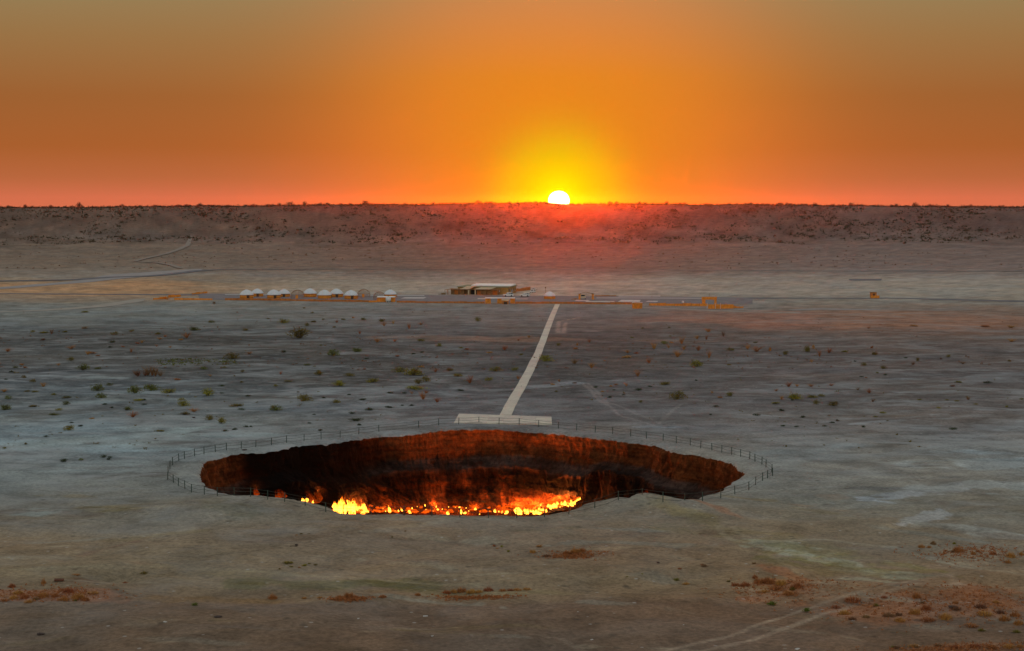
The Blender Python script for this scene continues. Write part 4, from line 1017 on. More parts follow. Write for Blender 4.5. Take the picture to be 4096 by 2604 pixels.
T2 = [(320,580,110,75,'y','large yellow-green shrub just right of the concrete path'),(440,430,40,40,'o'),(590,602,90,42,'b','left one of two brown bushes right of the path'),(748,643,95,45,'r','right one of two brown bushes right of the path'),(1290,595,65,45,'r'),(1560,540,100,55,'r','wide rust bush on the flats right of the path'),(1740,632,110,75,'y','sparse leaning yellow-green shrub on the right flats'),(1855,550,60,65,'r'),(1185,720,75,60,'r','upright rust bush above the lone olive shrub'),(1445,802,85,42,'y','yellow-green shrub up left of the large olive one behind the crater'),(1560,935,130,90,'o','largest olive shrub on the flats behind the right half of the crater'),(2060,908,75,42,'o'),(1923,1007,50,22,'d'),(1870,1082,30,14,'d'),(2305,1088,70,22,'d'),(1340,465,80,50,'r'),(1475,455,40,35,'r'),(1600,415,60,65,'r'),(1745,370,55,35,'r'),(1830,375,40,38,'r'),(1435,415,60,40,'o'),(1620,470,50,35,'r'),(1755,478,70,45,'r'),(1850,302,90,28,'r'),(2220,465,60,45,'r'),(2310,490,120,45,'r','long rust bush at the right end of the dry thicket'),(2060,478,60,35,'o'),(1090,500,80,25,'r'),(1080,545,90,20,'r'),(615,430,25,30,'r'),(600,465,50,20,'r'),(160,355,50,22,'r'),(85,520,40,25,'o'),(30,665,65,45,'o'),(55,745,50,35,'r'),(445,770,45,22,'r'),(385,800,40,16,'r'),(790,825,45,22,'d'),(930,815,40,14,'r'),(1190,855,70,25,'d'),(1300,818,40,14,'d'),(1075,812,40,28,'r'),(923,920,45,18,'d'),(1050,895,30,14,'d'),(1210,965,35,30,'o'),(415,864,40,12,'o'),(1733,760,30,14,'d'),(1885,878,40,22,'r'),(1960,922,50,16,'r'),(2295,405,45,20,'o'),(1170,505,50,16,'r'),(870,575,30,12,'r'),(1130,358,40,14,'o'),(1490,342,30,10,'o'),(1230,268,30,12,'o'),(1480,262,30,12,'o'),(1500,405,40,16,'r'),(2040,615,40,18,'y'),(60,385,40,18,'r'),(980,800,40,14,'r'),(590,785,45,14,'d'),(960,850,30,12,'d'),(850,865,40,12,'r'),(1990,345,50,45,'b'),(730,400,40,30,'b')]
T3 = [(265,935,115,70,'y','large round yellow-green shrub on the right flats'),(130,940,50,38,'r'),(460,985,60,50,'o','middle one of three rounded shrubs on the right flats'),(620,997,90,52,'o','right one of three rounded shrubs on the right flats'),(420,920,80,35,'y'),(510,910,60,30,'y'),(200,818,90,38,'r'),(410,818,80,25,'r'),(370,490,55,90,'o','tall narrow olive bush on the far right flats'),(490,535,50,55,'r'),(175,520,60,45,'o'),(580,500,70,45,'r'),(1010,518,55,45,'o'),(905,620,55,40,'o'),(1090,650,60,35,'o'),(412,588,35,30,'r'),(430,460,25,45,'r'),(980,455,30,25,'r'),(1410,580,30,45,'o'),(1700,540,40,38,'o'),(1840,605,65,25,'b'),(2070,785,70,25,'d'),(960,878,80,35,'r'),(1430,943,40,20,'o'),(1780,955,40,20,'y'),(1610,1020,40,20,'y'),(1690,945,40,14,'y'),(1960,985,40,18,'y'),(1085,1067,55,25,'y'),(1015,1103,40,18,'o'),(895,1200,45,22,'d'),(1750,1220,70,25,'d','dark green cushion plant lowest on the far right flats'),(330,1107,50,20,'d'),(130,1045,60,20,'d'),(80,980,80,20,'y'),(535,1190,45,14,'d'),(610,1158,45,16,'d'),(655,1140,40,16,'d'),(145,1190,50,16,'d'),(270,1195,45,14,'d'),(2300,395,90,25,'r'),(230,945,40,14,'d'),(1300,548,40,12,'d'),(600,810,70,25,'r'),(2060,255,120,18,'r'),(2300,265,130,25,'r'),(280,815,60,22,'r'),(730,490,60,18,'y'),(850,850,50,24,'b'),(1370,610,50,26,'b'),(1630,560,40,18,'b'),(1740,815,50,18,'b'),(1800,780,60,20,'o'),(1890,940,60,30,'b'),(990,960,60,26,'b'),(1380,250,80,18,'r'),(950,270,40,20,'r'),(820,580,30,12,'d'),(880,725,40,12,'d'),(1105,708,35,14,'d'),(20,480,30,40,'r'),(1030,690,30,14,'o'),(925,735,25,14,'r'),(80,860,50,26,'r'),(2275,580,30,20,'o'),(2250,1010,30,20,'o'),(2390,940,40,20,'o')]
for x0, T in ((0, T0), (1024, T1), (2048, T2), (3072, T3)):
    for r_ in T:
        x, y, w, h, k = r_[:5]
        plant(x0 + x / Q, 1200 + y / Q, w / Q, h / Q, k, None, r_[5] if len(r_) > 5 else None)
# foreground
G0 = [(405,900,50,62,'r','grass','tall tuft of rust grass beside the dark hollow in the left foreground'),(105,935,70,45,'r','grass'),(1830,1103,62,30,'l','mat','bright green tuft alone in the left foreground'),(160,1000,110,40,'r','grass'),(40,1065,80,30,'r','grass'),(220,1040,90,42,'r','grass'),(400,1030,110,50,'r','grass'),(510,1025,80,45,'r','grass'),(640,985,120,50,'r','grass'),(590,1060,110,40,'r','grass'),(720,1045,130,60,'r','grass'),(790,1060,90,40,'r','grass'),(700,1060,40,16,'l','mat'),(330,1050,70,30,'b','grass'),(260,1080,90,30,'r','grass'),(860,1000,120,26,'r','grass'),(120,1045,90,40,'r','grass'),(1170,805,70,22,'r','grass'),(1350,810,80,22,'o','grass'),(700,820,90,16,'r','grass')]
G1 = [(300,712,95,24,'y','mat','low yellow tuft on the bare ground left of the foreground middle'),(455,732,55,20,'y','mat'),(500,712,30,14,'o','mat'),(560,725,40,14,'o','mat'),(330,742,40,14,'o','mat'),(405,748,30,14,'r','mat'),(220,762,30,12,'o','mat'),(150,1045,95,60,'r','grass','tall rust tuft at the left end of the dry grass row'),(600,1034,60,20,'r','grass'),(450,1040,60,18,'r','grass'),(870,1028,120,55,'r','grass','densest rust tuft in the dry grass row of the middle foreground'),(780,1035,90,30,'r','grass'),(930,1035,70,30,'r','grass'),(1190,1030,75,30,'r','grass'),(1520,1010,60,34,'r','grass'),(1790,992,90,36,'r','grass'),(1860,985,80,40,'r','grass'),(1935,982,100,50,'r','grass'),(2030,990,110,40,'r','grass'),(2100,985,80,34,'r','grass'),(2185,970,100,46,'r','grass'),(2320,970,80,28,'r','grass'),(2390,965,70,26,'r','grass'),(425,432,30,14,'o','mat'),(380,442,25,12,'r','mat'),(500,430,30,8,'o','mat'),(2240,548,34,22,'r','mat'),(2312,556,30,26,'y','mat'),(2270,568,24,12,'r','mat'),(2375,598,30,20,'y','mat'),(1280,460,20,14,'o','mat'),(1405,408,24,16,'b','mat')]
G2 = [(258,553,60,24,'r','mat','rust-orange tuft alone on the slope below the crater'),(195,608,70,34,'r','grass'),(520,625,90,40,'r','grass'),(600,612,110,50,'r','grass'),(660,600,90,40,'r','grass'),(330,645,90,22,'b','grass'),(1550,870,55,22,'o','mat'),(1640,908,75,26,'r','grass'),(2290,850,60,46,'r','grass'),(2280,712,50,20,'b','grass'),(1805,738,75,30,'b','mat'),(2110,920,90,36,'r','grass'),(2200,925,110,50,'r','grass'),(2330,900,120,60,'r','grass'),(2400,890,110,60,'r','grass'),(2380,985,110,30,'r','grass'),(50,965,90,28,'r','grass'),(140,960,90,26,'r','grass'),(2040,880,40,16,'o','mat'),(1085,836,26,12,'o','mat'),(1225,808,22,12,'y','mat'),(1580,762,40,14,'r','mat')]
G3 = [(40,1105,95,40,'l','mat','low bright green tuft left of the wheel ruts'),(370,1165,65,50,'l','mat','bright green tuft standing between the wheel ruts'),(1800,600,110,64,'r','grass'),(1745,605,50,24,'b','grass'),(2125,628,75,36,'r','grass'),(2290,655,100,60,'r','grass'),(2265,705,65,40,'r','grass'),(1940,622,60,30,'r','grass'),(2390,630,50,40,'r','grass'),(1980,600,40,26,'r','grass'),(1450,560,70,40,'r','grass'),(1560,530,60,40,'b','grass'),(1755,525,36,30,'y','grass'),(1520,560,50,26,'r','grass'),(30,900,110,50,'r','grass'),(130,915,120,60,'r','grass'),(280,940,120,60,'r','grass'),(235,960,60,40,'o','grass'),(90,960,120,40,'r','grass'),(200,1010,120,40,'r','grass'),(1405,1035,90,75,'r','grass','tall rust tuft above the dry grass thicket of the right foreground'),(810,1085,170,56,'r','grass'),(1100,1035,70,26,'r','grass'),(1390,1188,120,70,'r','grass'),(1500,1150,110,66,'r','grass'),(1680,1240,130,70,'r','grass'),(1150,1212,130,46,'b','grass'),(1240,1200,80,40,'b','grass'),(930,1220,80,34,'b','grass'),(1780,1148,110,40,'b','grass'),(2010,1130,120,46,'b','grass'),(1460,1085,60,30,'b','grass'),(1770,1088,70,34,'r','grass'),(2150,1082,70,34,'r','grass'),(1250,1260,110,44,'r','grass'),(1520,1260,150,36,'r','grass'),(2240,1250,120,60,'r','grass'),(2060,1205,140,50,'r','grass'),(2340,1210,110,60,'r','grass'),(2370,1290,100,60,'r','grass'),(2200,1180,100,40,'b','grass'),(1920,1310,140,30,'r','grass'),(800,1240,80,34,'b','grass'),(730,1190,120,50,'r','grass'),(2020,1345,80,26,'o','grass'),(2350,1360,80,30,'o','grass'),(640,1130,100,30,'r','grass'),(1220,1510,90,26,'b','grass'),(1380,1500,110,24,'r','grass'),(1610,1490,80,26,'b','grass'),(1780,1510,110,36,'r','grass'),(1960,1500,120,34,'r','grass'),(2120,1515,110,36,'r','grass'),(2280,1510,120,40,'r','grass'),(2380,1500,80,40,'r','grass'),(1180,1498,50,16,'o','mat'),(1020,1110,60,24,'o','mat'),(1000,1000,10,10,'o','mat')]
for x0, T in ((0, G0), (1024, G1), (2048, G2), (3072, G3)):
    for r_ in T:
        plant(x0 + r_[0] / Q, 1954 + r_[1] / Q, r_[2] / Q, r_[3] / Q, r_[4], r_[5], r_[6] if len(r_) > 6 else None)

# things of one kind that look alike: told apart by their order from the left
ORD = ['first','second','third','fourth','fifth','sixth','seventh','eighth','ninth','tenth','eleventh','twelfth','thirteenth','fourteenth','fifteenth','sixteenth','seventeenth','eighteenth','nineteenth','twentieth'] + ['twenty-' + w for w in ('first','second','third','fourth','fifth','sixth','seventh','eighth','ninth')] + ['thirtieth'] + ['thirty-' + w for w in ('first','second','third','fourth','fifth','sixth','seventh','eighth','ninth')]
def order_labels(prefix_names):
    bk = {}
    for o in list(COL.objects):
        if o.parent is None and o.get('label') and o.name.split('.')[0] in prefix_names: bk.setdefault(o['label'], []).append(o)
    for lab, L in bk.items():
        if len(L) < 2: continue
        L.sort(key=lambda o: o.location.x / max(o.location.y, 1))
        n = len(L)
        for i, o in enumerate(L):
            w = 'leftmost' if i == 0 else ('rightmost' if i == n - 1 else ORD[i] + ' from left')
            o['label'] = w + ' ' + lab
order_labels(('desert_shrub', 'dry_bush', 'cushion_plant', 'grass_clump', 'small_flame'))
# uncountable small growth, one object each
def scatter(name, label, n, sample, size, mat, lf=7, cat='scrub'):
    r = np.random.default_rng(len(name) * 13 + n)
    V = []; Fc = []
    for _ in range(n):
        got = sample(r)
        if got is None: continue
        x, y = got
        z = ground_z(x, y); w, h = size(r, x, y)
        for _ in range(lf):
            p = np.array([x, y, z]) + np.array([r.normal(0, 0.3) * w, r.normal(0, 0.3) * w, abs(r.normal(0, 0.42)) * h])
            u = r.normal(size=3); u /= np.linalg.norm(u); v = np.cross(u, r.normal(size=3)); v /= np.linalg.norm(v) + 1e-9
            sz = 0.30 * w * r.uniform(0.5, 1.2); k = len(V)
            V += [p - u * sz, p + v * sz * 0.6, p + u * sz, p - v * sz * 0.6]; Fc.append((k, k + 1, k + 2, k + 3))
    me = bpy.data.meshes.new(name); me.from_pydata([tuple(v) for v in V], [], Fc); me.update(); me.materials.append(mat)
    o = add(name, me); tag(o, label, cat, None, 'stuff'); return o
def in_px(x0, x1, y0, y1, dens=None):
    def f(r):
        px, py = r.uniform(x0, x1), r.uniform(y0, y1)
        x, y = on_plane(px, py, 0)
        if dens is not None and float(vnoise(np.array([x / dens]), np.array([y / dens]), 77)[0]) < r.uniform(0.25, 0.8): return None
        if math.hypot(x - CX, y - CY) < 42: return None
        return x, y
    return f
scatter('dry_scrub', 'tiny dry brown tufts dotted over the flats below the camp', 900, in_px(-200, 4300, 1235, 1480, 30), lambda r, x, y: (r.uniform(0.25, 0.7), r.uniform(0.15, 0.45)), LEAF['b'])
scatter('green_scrub', 'tiny dark green tufts dotted over the flats around the crater', 420, in_px(-200, 4300, 1330, 1800, 25), lambda r, x, y: (r.uniform(0.2, 0.55), r.uniform(0.1, 0.3)), LEAF['o'])
scatter('ground_cover', 'patch of low dark green ground cover on the left flats', 170, in_px(630, 945, 1438, 1462), lambda r, x, y: (r.uniform(0.4, 0.9), r.uniform(0.05, 0.16)), LEAF['g'], 5, 'ground cover')
def grassy(r):
    c = [(3130, 2345, 170, 30), (3640, 2425, 260, 50), (3950, 2410, 190, 55), (3850, 2590, 230, 12), (200, 2395, 200, 22), (1900, 2370, 110, 8), (2300, 2205, 80, 10), (3900, 2215, 160, 22), (1400, 2388, 60, 6)][r.integers(9)]
    return on_plane(c[0] + r.normal(0, 1) * c[2] * 0.7, c[1] + r.normal(0, 1) * c[3] * 0.7, 0)
scatter('dry_grass', 'thin rust-coloured dry grass covering the foreground soil', 3800, grassy, lambda r, x, y: (r.uniform(0.12, 0.34), r.uniform(0.06, 0.26)), LEAF['r'], 6, 'grass')
def slope(r):
    y = 1290 + (CREST_Y - 1296) * r.uniform(0, 1) ** 0.6; return r.uniform(-0.33, 0.33) * y, y
def slope_ok(r):
    p = slope(r)
    return p if float(vnoise(np.array([p[0] / 34]), np.array([p[1] / 60]), 79)[0]) > r.uniform(0.2, 0.75) else None
scatter('ridge_scrub', 'dusky scrub speckling the slope of the ridge', 11000, slope_ok, lambda r, x, y: (r.uniform(0.9, 1.9) * (1 + 1.6 * (r.random() < 0.15)), r.uniform(0.6, 2.0)), LEAF['k'], 8)
scatter('plain_scrub', 'sparse brown scrub on the plain at the foot of the ridge', 700, in_px(-200, 4300, 985, 1075, 90), lambda r, x, y: (r.uniform(0.6, 1.8), r.uniform(0.3, 0.8)), LEAF['b'])
def crest(r):
    y = CREST_Y + r.uniform(-16, 3); return r.uniform(-0.33, 0.33) * y, y
scatter('crest_scrub', 'low dark scrub fringing the skyline of the ridge', 3600, crest, lambda r, x, y: (r.uniform(0.9, 2.4), r.uniform(0.6, 2.0) * (0.4 if abs(x - 0.0267 * y) < 9 else 1)), LEAF['k'], 8)
r5 = np.random.default_rng(55)
for i in range(170):
    y = CREST_Y + r5.uniform(-14, 2); u = -0.31 + 0.62 * (i + r5.uniform(-0.4, 0.4)) / 170; x = u * y
    f = 'dome'
    o = add('skyline_bush', get_mesh(f, 'k', i % 4), None)
    wd = r5.uniform(2.4, 6.5) * (1.3 if r5.random() < 0.12 else 1); ht = wd * r5.uniform(0.35, 0.9)
    if abs(x - 0.0267 * y) < 9: ht *= 0.35
    o.location = (x, y, ground_z(x, y) - 0.1); o.scale = (wd, wd, ht); o.rotation_euler = (0, 0, r5.uniform(0, 6))
    tag(o, 'dark desert bush silhouetted along the ridge skyline', 'bush', 'bushes along the ridge skyline')

# ------------------------------------------------------------------ stones and litter
M['stone'] = soft_mat('dark_stone', (0.07, 0.05, 0.045), 0.4, 3.0, 0.9, 0.1)
M['plank'] = soft_mat('rusty_sheet', (0.12, 0.045, 0.025), 0.3, 3.0)
M['litter'] = soft_mat('white_litter', (0.6, 0.58, 0.56), 0.1, 3.0)
STONE = [rock_mesh(450 + i, 'stone') for i in range(3)]
for s_ in STONE: s_.materials.append(M['stone'])
for x0, y0, x, y, w, h, lab in [(1024,1954,380,536,34,24,'dark reddish stone lying on bare ground below the crater'),(2048,1954,1375,702,34,20,'dark rounded stone on the bare slope, right of the middle'),(0,1200,1822,1108,34,16,'dark flat stone on the left salt flats near the crater'),(0,1200,2300,1412,60,16,'dark stone on the crater rim inside the fence at upper left'),(3072,1200,1703,1003,14,8,'tiny dark stone on the pale flats at far right'),(0,1954,2050,1210,90,22,'flat dark stone half buried in the left foreground'),(0,1954,385,1372,80,24,'dark stone in a small hollow, lower left corner'),(3072,1954,1740,1120,100,30,'dark clod in the dry grass of the right foreground')]:
    X, Y, Z = place(x0 + x / Q, y0 + y / Q); o = add('stone', STONE[w % 3]); m = Y / F / Q
    o.location = (X, Y, Z + 0.02); o.scale = (w * m, w * m * 0.8, max(h * m, 0.08)); tag(o, lab, 'stone')
X, Y, Z = place(556 / Q, 1954 + 872 / Q)
o = MB().box(-0.42, 0.42, -0.25, 0.25, -0.03, 0.05, 0.01).build('metal_sheet', M['plank']); o.location = (X, Y, Z + 0.12); o.rotation_euler = (0.12, 0.05, 0.2); tag(o, 'dark rusty sheet lying near the hollow in the left foreground', 'sheet')
X, Y, Z = place(1024 + 350 / Q, 1954 + 548 / Q)
o = MB().tube([(-0.35, 0, 0.05), (0.0, 0.05, 0.08), (0.4, -0.02, 0.04)], 0.03, 5).build('stick', M['twig']); o.location = (X, Y, Z); tag(o, 'pale stick lying left of the dark reddish stone', 'stick')
LIT = [(1024,1593,1203,50,'white strip of litter in the middle foreground'),(1024,962,1226,26,None),(1024,1658,1391,26,None),(2048,750,1425,30,'white scrap of litter at the lower right of the foreground middle'),(2048,620,1163,14,None),(2048,1614,1285,14,None),(3072,275,1512,60,'pale litter at the bottom edge, right of the middle'),(1024,2445,1012,10,None),(0,1553,1258,40,None),(3072,165,1073,14,None),(3072,1085,1107,16,None)]
lit_me = [MB().hexa([(-0.5, -0.25, 0.0), (0.45, -0.3, 0.0), (0.5, 0.28, 0.0), (-0.4, 0.3, 0.0), (-0.45, -0.2, 0.12), (0.4, -0.25, 0.22), (0.45, 0.2, 0.10), (-0.35, 0.22, 0.2)]).mesh('litter') for _ in range(1)]
lit_me[0].materials.append(M['litter'])
for x0, x, y, w, lab in LIT:
    X, Y, Z = place(x0 + x / Q, 1954 + y / Q); o = add('litter', lit_me[0]); m = Y / F / Q
    o.location = (X, Y, Z + 0.02); o.scale = (w * m, w * m, 0.25); o.rotation_euler = (0, 0, random.uniform(0, 3)); tag(o, lab or 'small white scrap of litter on the foreground soil', 'litter', 'white scraps on the foreground soil')

# ------------------------------------------------------------------ yurt camp
M['reed'] = soft_mat('orange_reed_mat', (0.78, 0.27, 0.045), 0.25, 1.2, 0.9, 0.02)
M['reed2'] = soft_mat('brown_reed_mat', (0.50, 0.175, 0.05), 0.3, 1.2, 0.9, 0.02)
M['felt'] = soft_mat('pale_grey_felt', (0.74, 0.76, 0.80), 0.08, 1.0, 0.9)
M['door'] = soft_mat('dark_brown_wood', (0.10, 0.045, 0.025), 0.3, 3.0, 0.7)
M['pole'] = soft_mat('bare_willow_poles', (0.34, 0.17, 0.09), 0.2, 3.0, 0.8)
M['white'] = soft_mat('white_paint', (0.78, 0.78, 0.78), 0.05, 2.0, 0.5)
M['tan'] = soft_mat('tan_canvas', (0.55, 0.45, 0.30), 0.12, 0.8, 0.9)
M['grn'] = soft_mat('grey_green_roof', (0.22, 0.22, 0.13), 0.15, 0.6, 0.8)
M['wood'] = soft_mat('weathered_planks', (0.30, 0.17, 0.08), 0.3, 1.5, 0.85)
M['ylw'] = soft_mat('ochre_plaster', (0.46, 0.27, 0.09), 0.15, 0.8, 0.9)
M['dark'] = soft_mat('dark_interior', (0.03, 0.022, 0.02), 0.3, 1.0)
M['red'] = soft_mat('red_plastic', (0.55, 0.03, 0.025), 0.1, 1.0, 0.5)
M['glass'] = soft_mat('dark_glass', (0.02, 0.024, 0.03), 0.1, 1.0, 0.1, spec=0.5)
M['rubber'] = soft_mat('black_rubber', (0.02, 0.02, 0.02), 0.1, 1.0, 0.8)
M['steel'] = soft_mat('grey_steel', (0.30, 0.31, 0.33), 0.1, 1.0, 0.4, spec=0.5)
M['lamp'] = soft_mat('clear_lens', (0.6, 0.6, 0.6), 0.05, 1.0, 0.2, spec=0.5)
M['rubble'] = soft_mat('orange_clay', (0.34, 0.17, 0.09), 0.3, 1.5, 0.95, 0.1)

def make_yurt(finial=False, door_rot=0.0):
    """unit: 5 m across"""
    e = empty('yurt', (0, 0, 0))
    w = MB().lathe([(2.42, -0.1), (2.48, 0.0), (2.5, 0.7), (2.44, 1.38), (2.36, 1.44)], 32).build('wall', M['reed'], e, True)
    for zb in (0.35, 1.05): MB().lathe([(2.52, zb - 0.04), (2.55, zb), (2.52, zb + 0.04)], 32).build('girth_rope', M['door'], w)
    rf = MB().lathe([(2.50, 1.28), (2.60, 1.30), (2.60, 1.42), (2.36, 1.85), (1.95, 2.32), (1.40, 2.76), (0.85, 3.03), (0.45, 3.13), (0.0, 3.15)], 32).build('roof', M['felt'], e, True)
    MB().lathe([(0.48, 3.10), (0.52, 3.16), (0.45, 3.24), (0.0, 3.26)], 16).build('crown_ring', M['felt'], rf)
    if finial: MB().tube([(0, 0, 3.2), (0, 0, 4.05)], 0.06, 6).build('finial', M['door'], rf)
    d = MB().box(-0.46, 0.46, -2.62, -2.40, -0.05, 1.32).build('door', M['door'], e)
    MB().box(-0.56, -0.462, -2.66, -2.38, -0.05, 1.42).build('door_frame', M['wood'], d); MB().box(0.462, 0.56, -2.66, -2.38, -0.05, 1.42).build('door_frame', M['wood'], d)
    d.rotation_euler = (0, 0, door_rot)
    return e
def make_frame_yurt():
    e = empty('bare_yurt', (0, 0, 0))
    n = 30; wm = MB()
    for i in range(n):
        for sgn in (1, -1):
            a0 = 2 * math.pi * i / n; a1 = a0 + sgn * 2 * math.pi * 2 / n
            wm.tube([(2.45 * math.cos(a0), 2.45 * math.sin(a0), 0), (2.5 * math.cos((a0 + a1) / 2), 2.5 * math.sin((a0 + a1) / 2), 0.7), (2.45 * math.cos(a1), 2.45 * math.sin(a1), 1.4)], 0.024, 3)
    wm.build('lattice_wall', M['pole'], e)
    pm = MB().tube([(2.45, 0, 1.38), (2.38, 0, 1.8), (1.9, 0, 2.35), (1.2, 0, 2.85), (0.45, 0, 3.1)], 0.032, 4).mesh('roof_pole'); pm.materials.append(M['pole'])
    for i in range(28):
        o = add('roof_pole', pm, None, e); o.rotation_euler = (0, 0, 2 * math.pi * i / 28)
    MB().lathe([(0.42, 3.05), (0.5, 3.1), (0.42, 3.15)], 16).build('crown_ring', M['pole'], e)
    MB().lathe([(2.44, 1.34), (2.5, 1.38), (2.44, 1.42)], 32).build('hoop', M['pole'], e)
    MB().box(-0.45, 0.45, -2.55, -2.42, 0, 1.35).build('door', M['reed'], e)
    return e
def put(e, px, py, width_px, unit, depth):
    x, y, z = place(px, py); s = width_px * y / F / unit
    yy = y + depth * s
    e.location = (x, yy, ground_z(x, yy)); e.scale = (s, s, s); return e
YU = [(248, 345, 170, 0.35, 'yurt at the left end of the front row, door to the right'), (577, 345, 170, 0.3, 'second white-roofed yurt from the left in the front row'), (1190, 348, 170, 1.9, 'third white-roofed yurt from the left in the front row, no door showing'), (1510, 352, 170, 0.25, 'rightmost front-row yurt with a yellow-lit wall and dark door'),
      (378, 322, 152, 0.2, 'leftmost white-roofed yurt of the back row'), (702, 326, 150, 0.1, 'second white-roofed yurt of the back row'), (1015, 328, 165, 2.4, 'third white-roofed yurt of the back row, beside a bare frame'), (1335, 331, 165, 0.15, 'fourth white-roofed yurt of the back row')]
for x, y, w, dr, lab in YU:
    e = make_yurt(False, dr); put(e, *t1(x, y), w / 3.01, 5.2, 2.6); tag(e, lab, 'yurt', 'white-roofed yurts of the camp')
e = make_yurt(True, 2.2); put(e, *t1(1985, 335), 155 / 3.01, 5.2, 2.6); tag(e, 'white-roofed yurt with a finial on top behind the orange kiosk', 'yurt', 'white-roofed yurts of the camp')
e = make_yurt(False, 2.2); put(e, *t2(1803, 352), 145 / 3.01, 5.2, 2.6); tag(e, 'lone white-roofed yurt between the parked cars and the gate', 'yurt', 'white-roofed yurts of the camp')
for x, y, w, lab in [(865, 346, 165, 'bare wooden yurt frame between the second and third yurts'), (1665, 331, 155, 'bare wooden yurt frame right of the rightmost front-row yurt'), (1855, 360, 150, 'bare wooden yurt frame behind the left end of the orange kiosk')]:
    e = make_frame_yurt(); put(e, *t1(x, y), w / 3.01, 5.0, 2.5); tag(e, lab, 'yurt frame', 'bare yurt frames')

# low reed fence along the camp, in runs of panels between stakes
def reed_run(label, pts_px, h_px, mat, ragged=0.15, group='low reed fences round the camp'):
    P = [place(*p) for p in pts_px]
    e = empty('reed_fence', (P[0][0], P[0][1], P[0][2])); tag(e, label, 'fence', group)
    for (x0, y0, z0), (x1, y1, z1) in zip(P[:-1], P[1:]):
        L = math.hypot(x1 - x0, y1 - y0); n = max(1, int(round(L / 3.0)))
        for i in range(n):
            a, b = i / n, (i + 1) / n - 0.006
            ax_, ay_, bx_, by_ = x0 + (x1 - x0) * a, y0 + (y1 - y0) * a, x0 + (x1 - x0) * b, y0 + (y1 - y0) * b
            h = h_px * y0 / F * random.uniform(1 - ragged, 1 + ragged); za, zb = ground_z(ax_, ay_), ground_z(bx_, by_)
            ox, oy, oz = e.location; th = 0.05
            nx, ny = (by_ - ay_) / L * th * n, -(bx_ - ax_) / L * th * n
            low = [(ax_ - nx - ox, ay_ - ny - oy, za - 0.1 - oz), (bx_ - nx - ox, by_ - ny - oy, zb - 0.1 - oz), (bx_ + nx - ox, by_ + ny - oy, zb - 0.1 - oz), (ax_ + nx - ox, ay_ + ny - oy, za - 0.1 - oz)]
            up_ = [(p[0], p[1], p[2] + 0.1 + h * random.uniform(0.93, 1.07)) for p in low]
            MB().hexa(low + up_).build('reed_panel', mat, e)
            MB().tube([(ax_ - ox, ay_ - oy, za - 0.1 - oz), (ax_ - ox, ay_ - oy, za + h * 1.15 - oz)], 0.07, 5).build('stake', M['wood'], e)
    return e
reed_run('long low reed fence in front of the yurts, left of the kiosk', [t1(0, 362), t1(400, 366), t1(1000, 376), t1(1500, 382), t1(1740, 388)], 7.5, M['reed2'])
reed_run('low reed fence between the orange kiosk and the white-roofed shelter', [t1(2070, 392), t2(300, 397), t2(700, 400), t2(1020, 404)], 7, M['reed2'])
reed_run('low reed fence from the shelter past the top of the path to the round bin', [t2(1390, 406), t2(1700, 406), t2(2100, 409), t3(600, 412), t3(985, 414)], 8, M['reed2'])
reed_run('bright orange reed fence right of the round bin', [t3(1195, 428), t3(1500, 432), t3(1900, 436)], 10, M['reed'])
reed_run('thin ochre fence line fading out right of the walled enclosure', [t3(2215, 458), t3(2330, 455)], 5, M['reed'])
reed_run('low orange fence behind the gate along the yard', [t3(540, 318), t3(800, 316)], 4, M['reed2'])
reed_run('zigzag orange reed fence at the left end of the camp', [t5(1442, 985), t5(1560, 978), t5(1575, 985), t5(1585, 965), t5(1700, 958)], 8, M['reed'], 0.3)
reed_run('orange fence strip left of the first yurt', [t5(1640, 986), t5(2000, 988)], 7, M['reed'], 0.2)
reed_run('short orange fence behind the camp at its left end', [t5(1805, 938), t5(1880, 930), t5(1950, 922)], 7, M['reed'], 0.3)
reed_run('reed fence running back behind the main lodge to the parked cars', [t2(1380, 262), t2(1470, 252), t2(1570, 240)], 12, M['reed2'], 0.1)

def thing_box(label, cat, name, px, py):
    x, y, z = place(px, py); e = empty(name, (x, y, z)); tag(e, label, cat); return e, y / F
# kiosk with water tank
e, m = thing_box('orange reed kiosk with a flat white roof left of the lodge', 'kiosk', 'kiosk', *t1(1938, 386))
u = m / 3.01
MB().box(-108 * u, -4 * u, 0, 2.6, -0.1, 56 * u).build('reed_wall', M['reed'], e); MB().box(62 * u, 106 * u, 0, 2.6, -0.1, 56 * u).build('reed_wall', M['reed'], e)
MB().box(-4 * u, 62 * u, 2.3, 2.5, -0.1, 54 * u).build('back_wall', M['dark'], e)
MB().hexa([(-110 * u, -0.5, 57 * u), (108 * u, -0.5, 57 * u), (108 * u, 4.2, 58 * u), (-110 * u, 4.2, 58 * u), (-110 * u, -0.5, 61 * u), (108 * u, -0.5, 60 * u), (108 * u, 4.2, 63 * u), (-110 * u, 4.2, 63 * u)]).build('roof', M['white'], e)
e2, m = thing_box('white plastic water tank on legs in the middle of the kiosk', 'tank', 'water_tank', *t1(1968, 387))
MB().lathe([(0.0, 0.42), (24 * u, 0.42), (32 * u, 0.6), (32 * u, 1.5), (26 * u, 1.85), (8 * u, 1.95), (8 * u, 2.0), (0, 2.0)], 16, 0, -0.7).build('tank', M['white'], e2, True)
for sx_ in (-0.55, 0.0, 0.55): MB().box(sx_ - 0.10, sx_ + 0.10, -0.85, -0.55, -0.02, 0.5).build('leg', M['white'], e2)
MB().lathe([(0.0, 1.98), (0.2, 1.98), (0.2, 2.08), (0, 2.08)], 10, 0, -0.7).build('lid', M['dark'], e2)
reed_run('low orange reed wing at the left foot of the kiosk', [t1(1728, 391), t1(1832, 388)], 8, M['reed'])
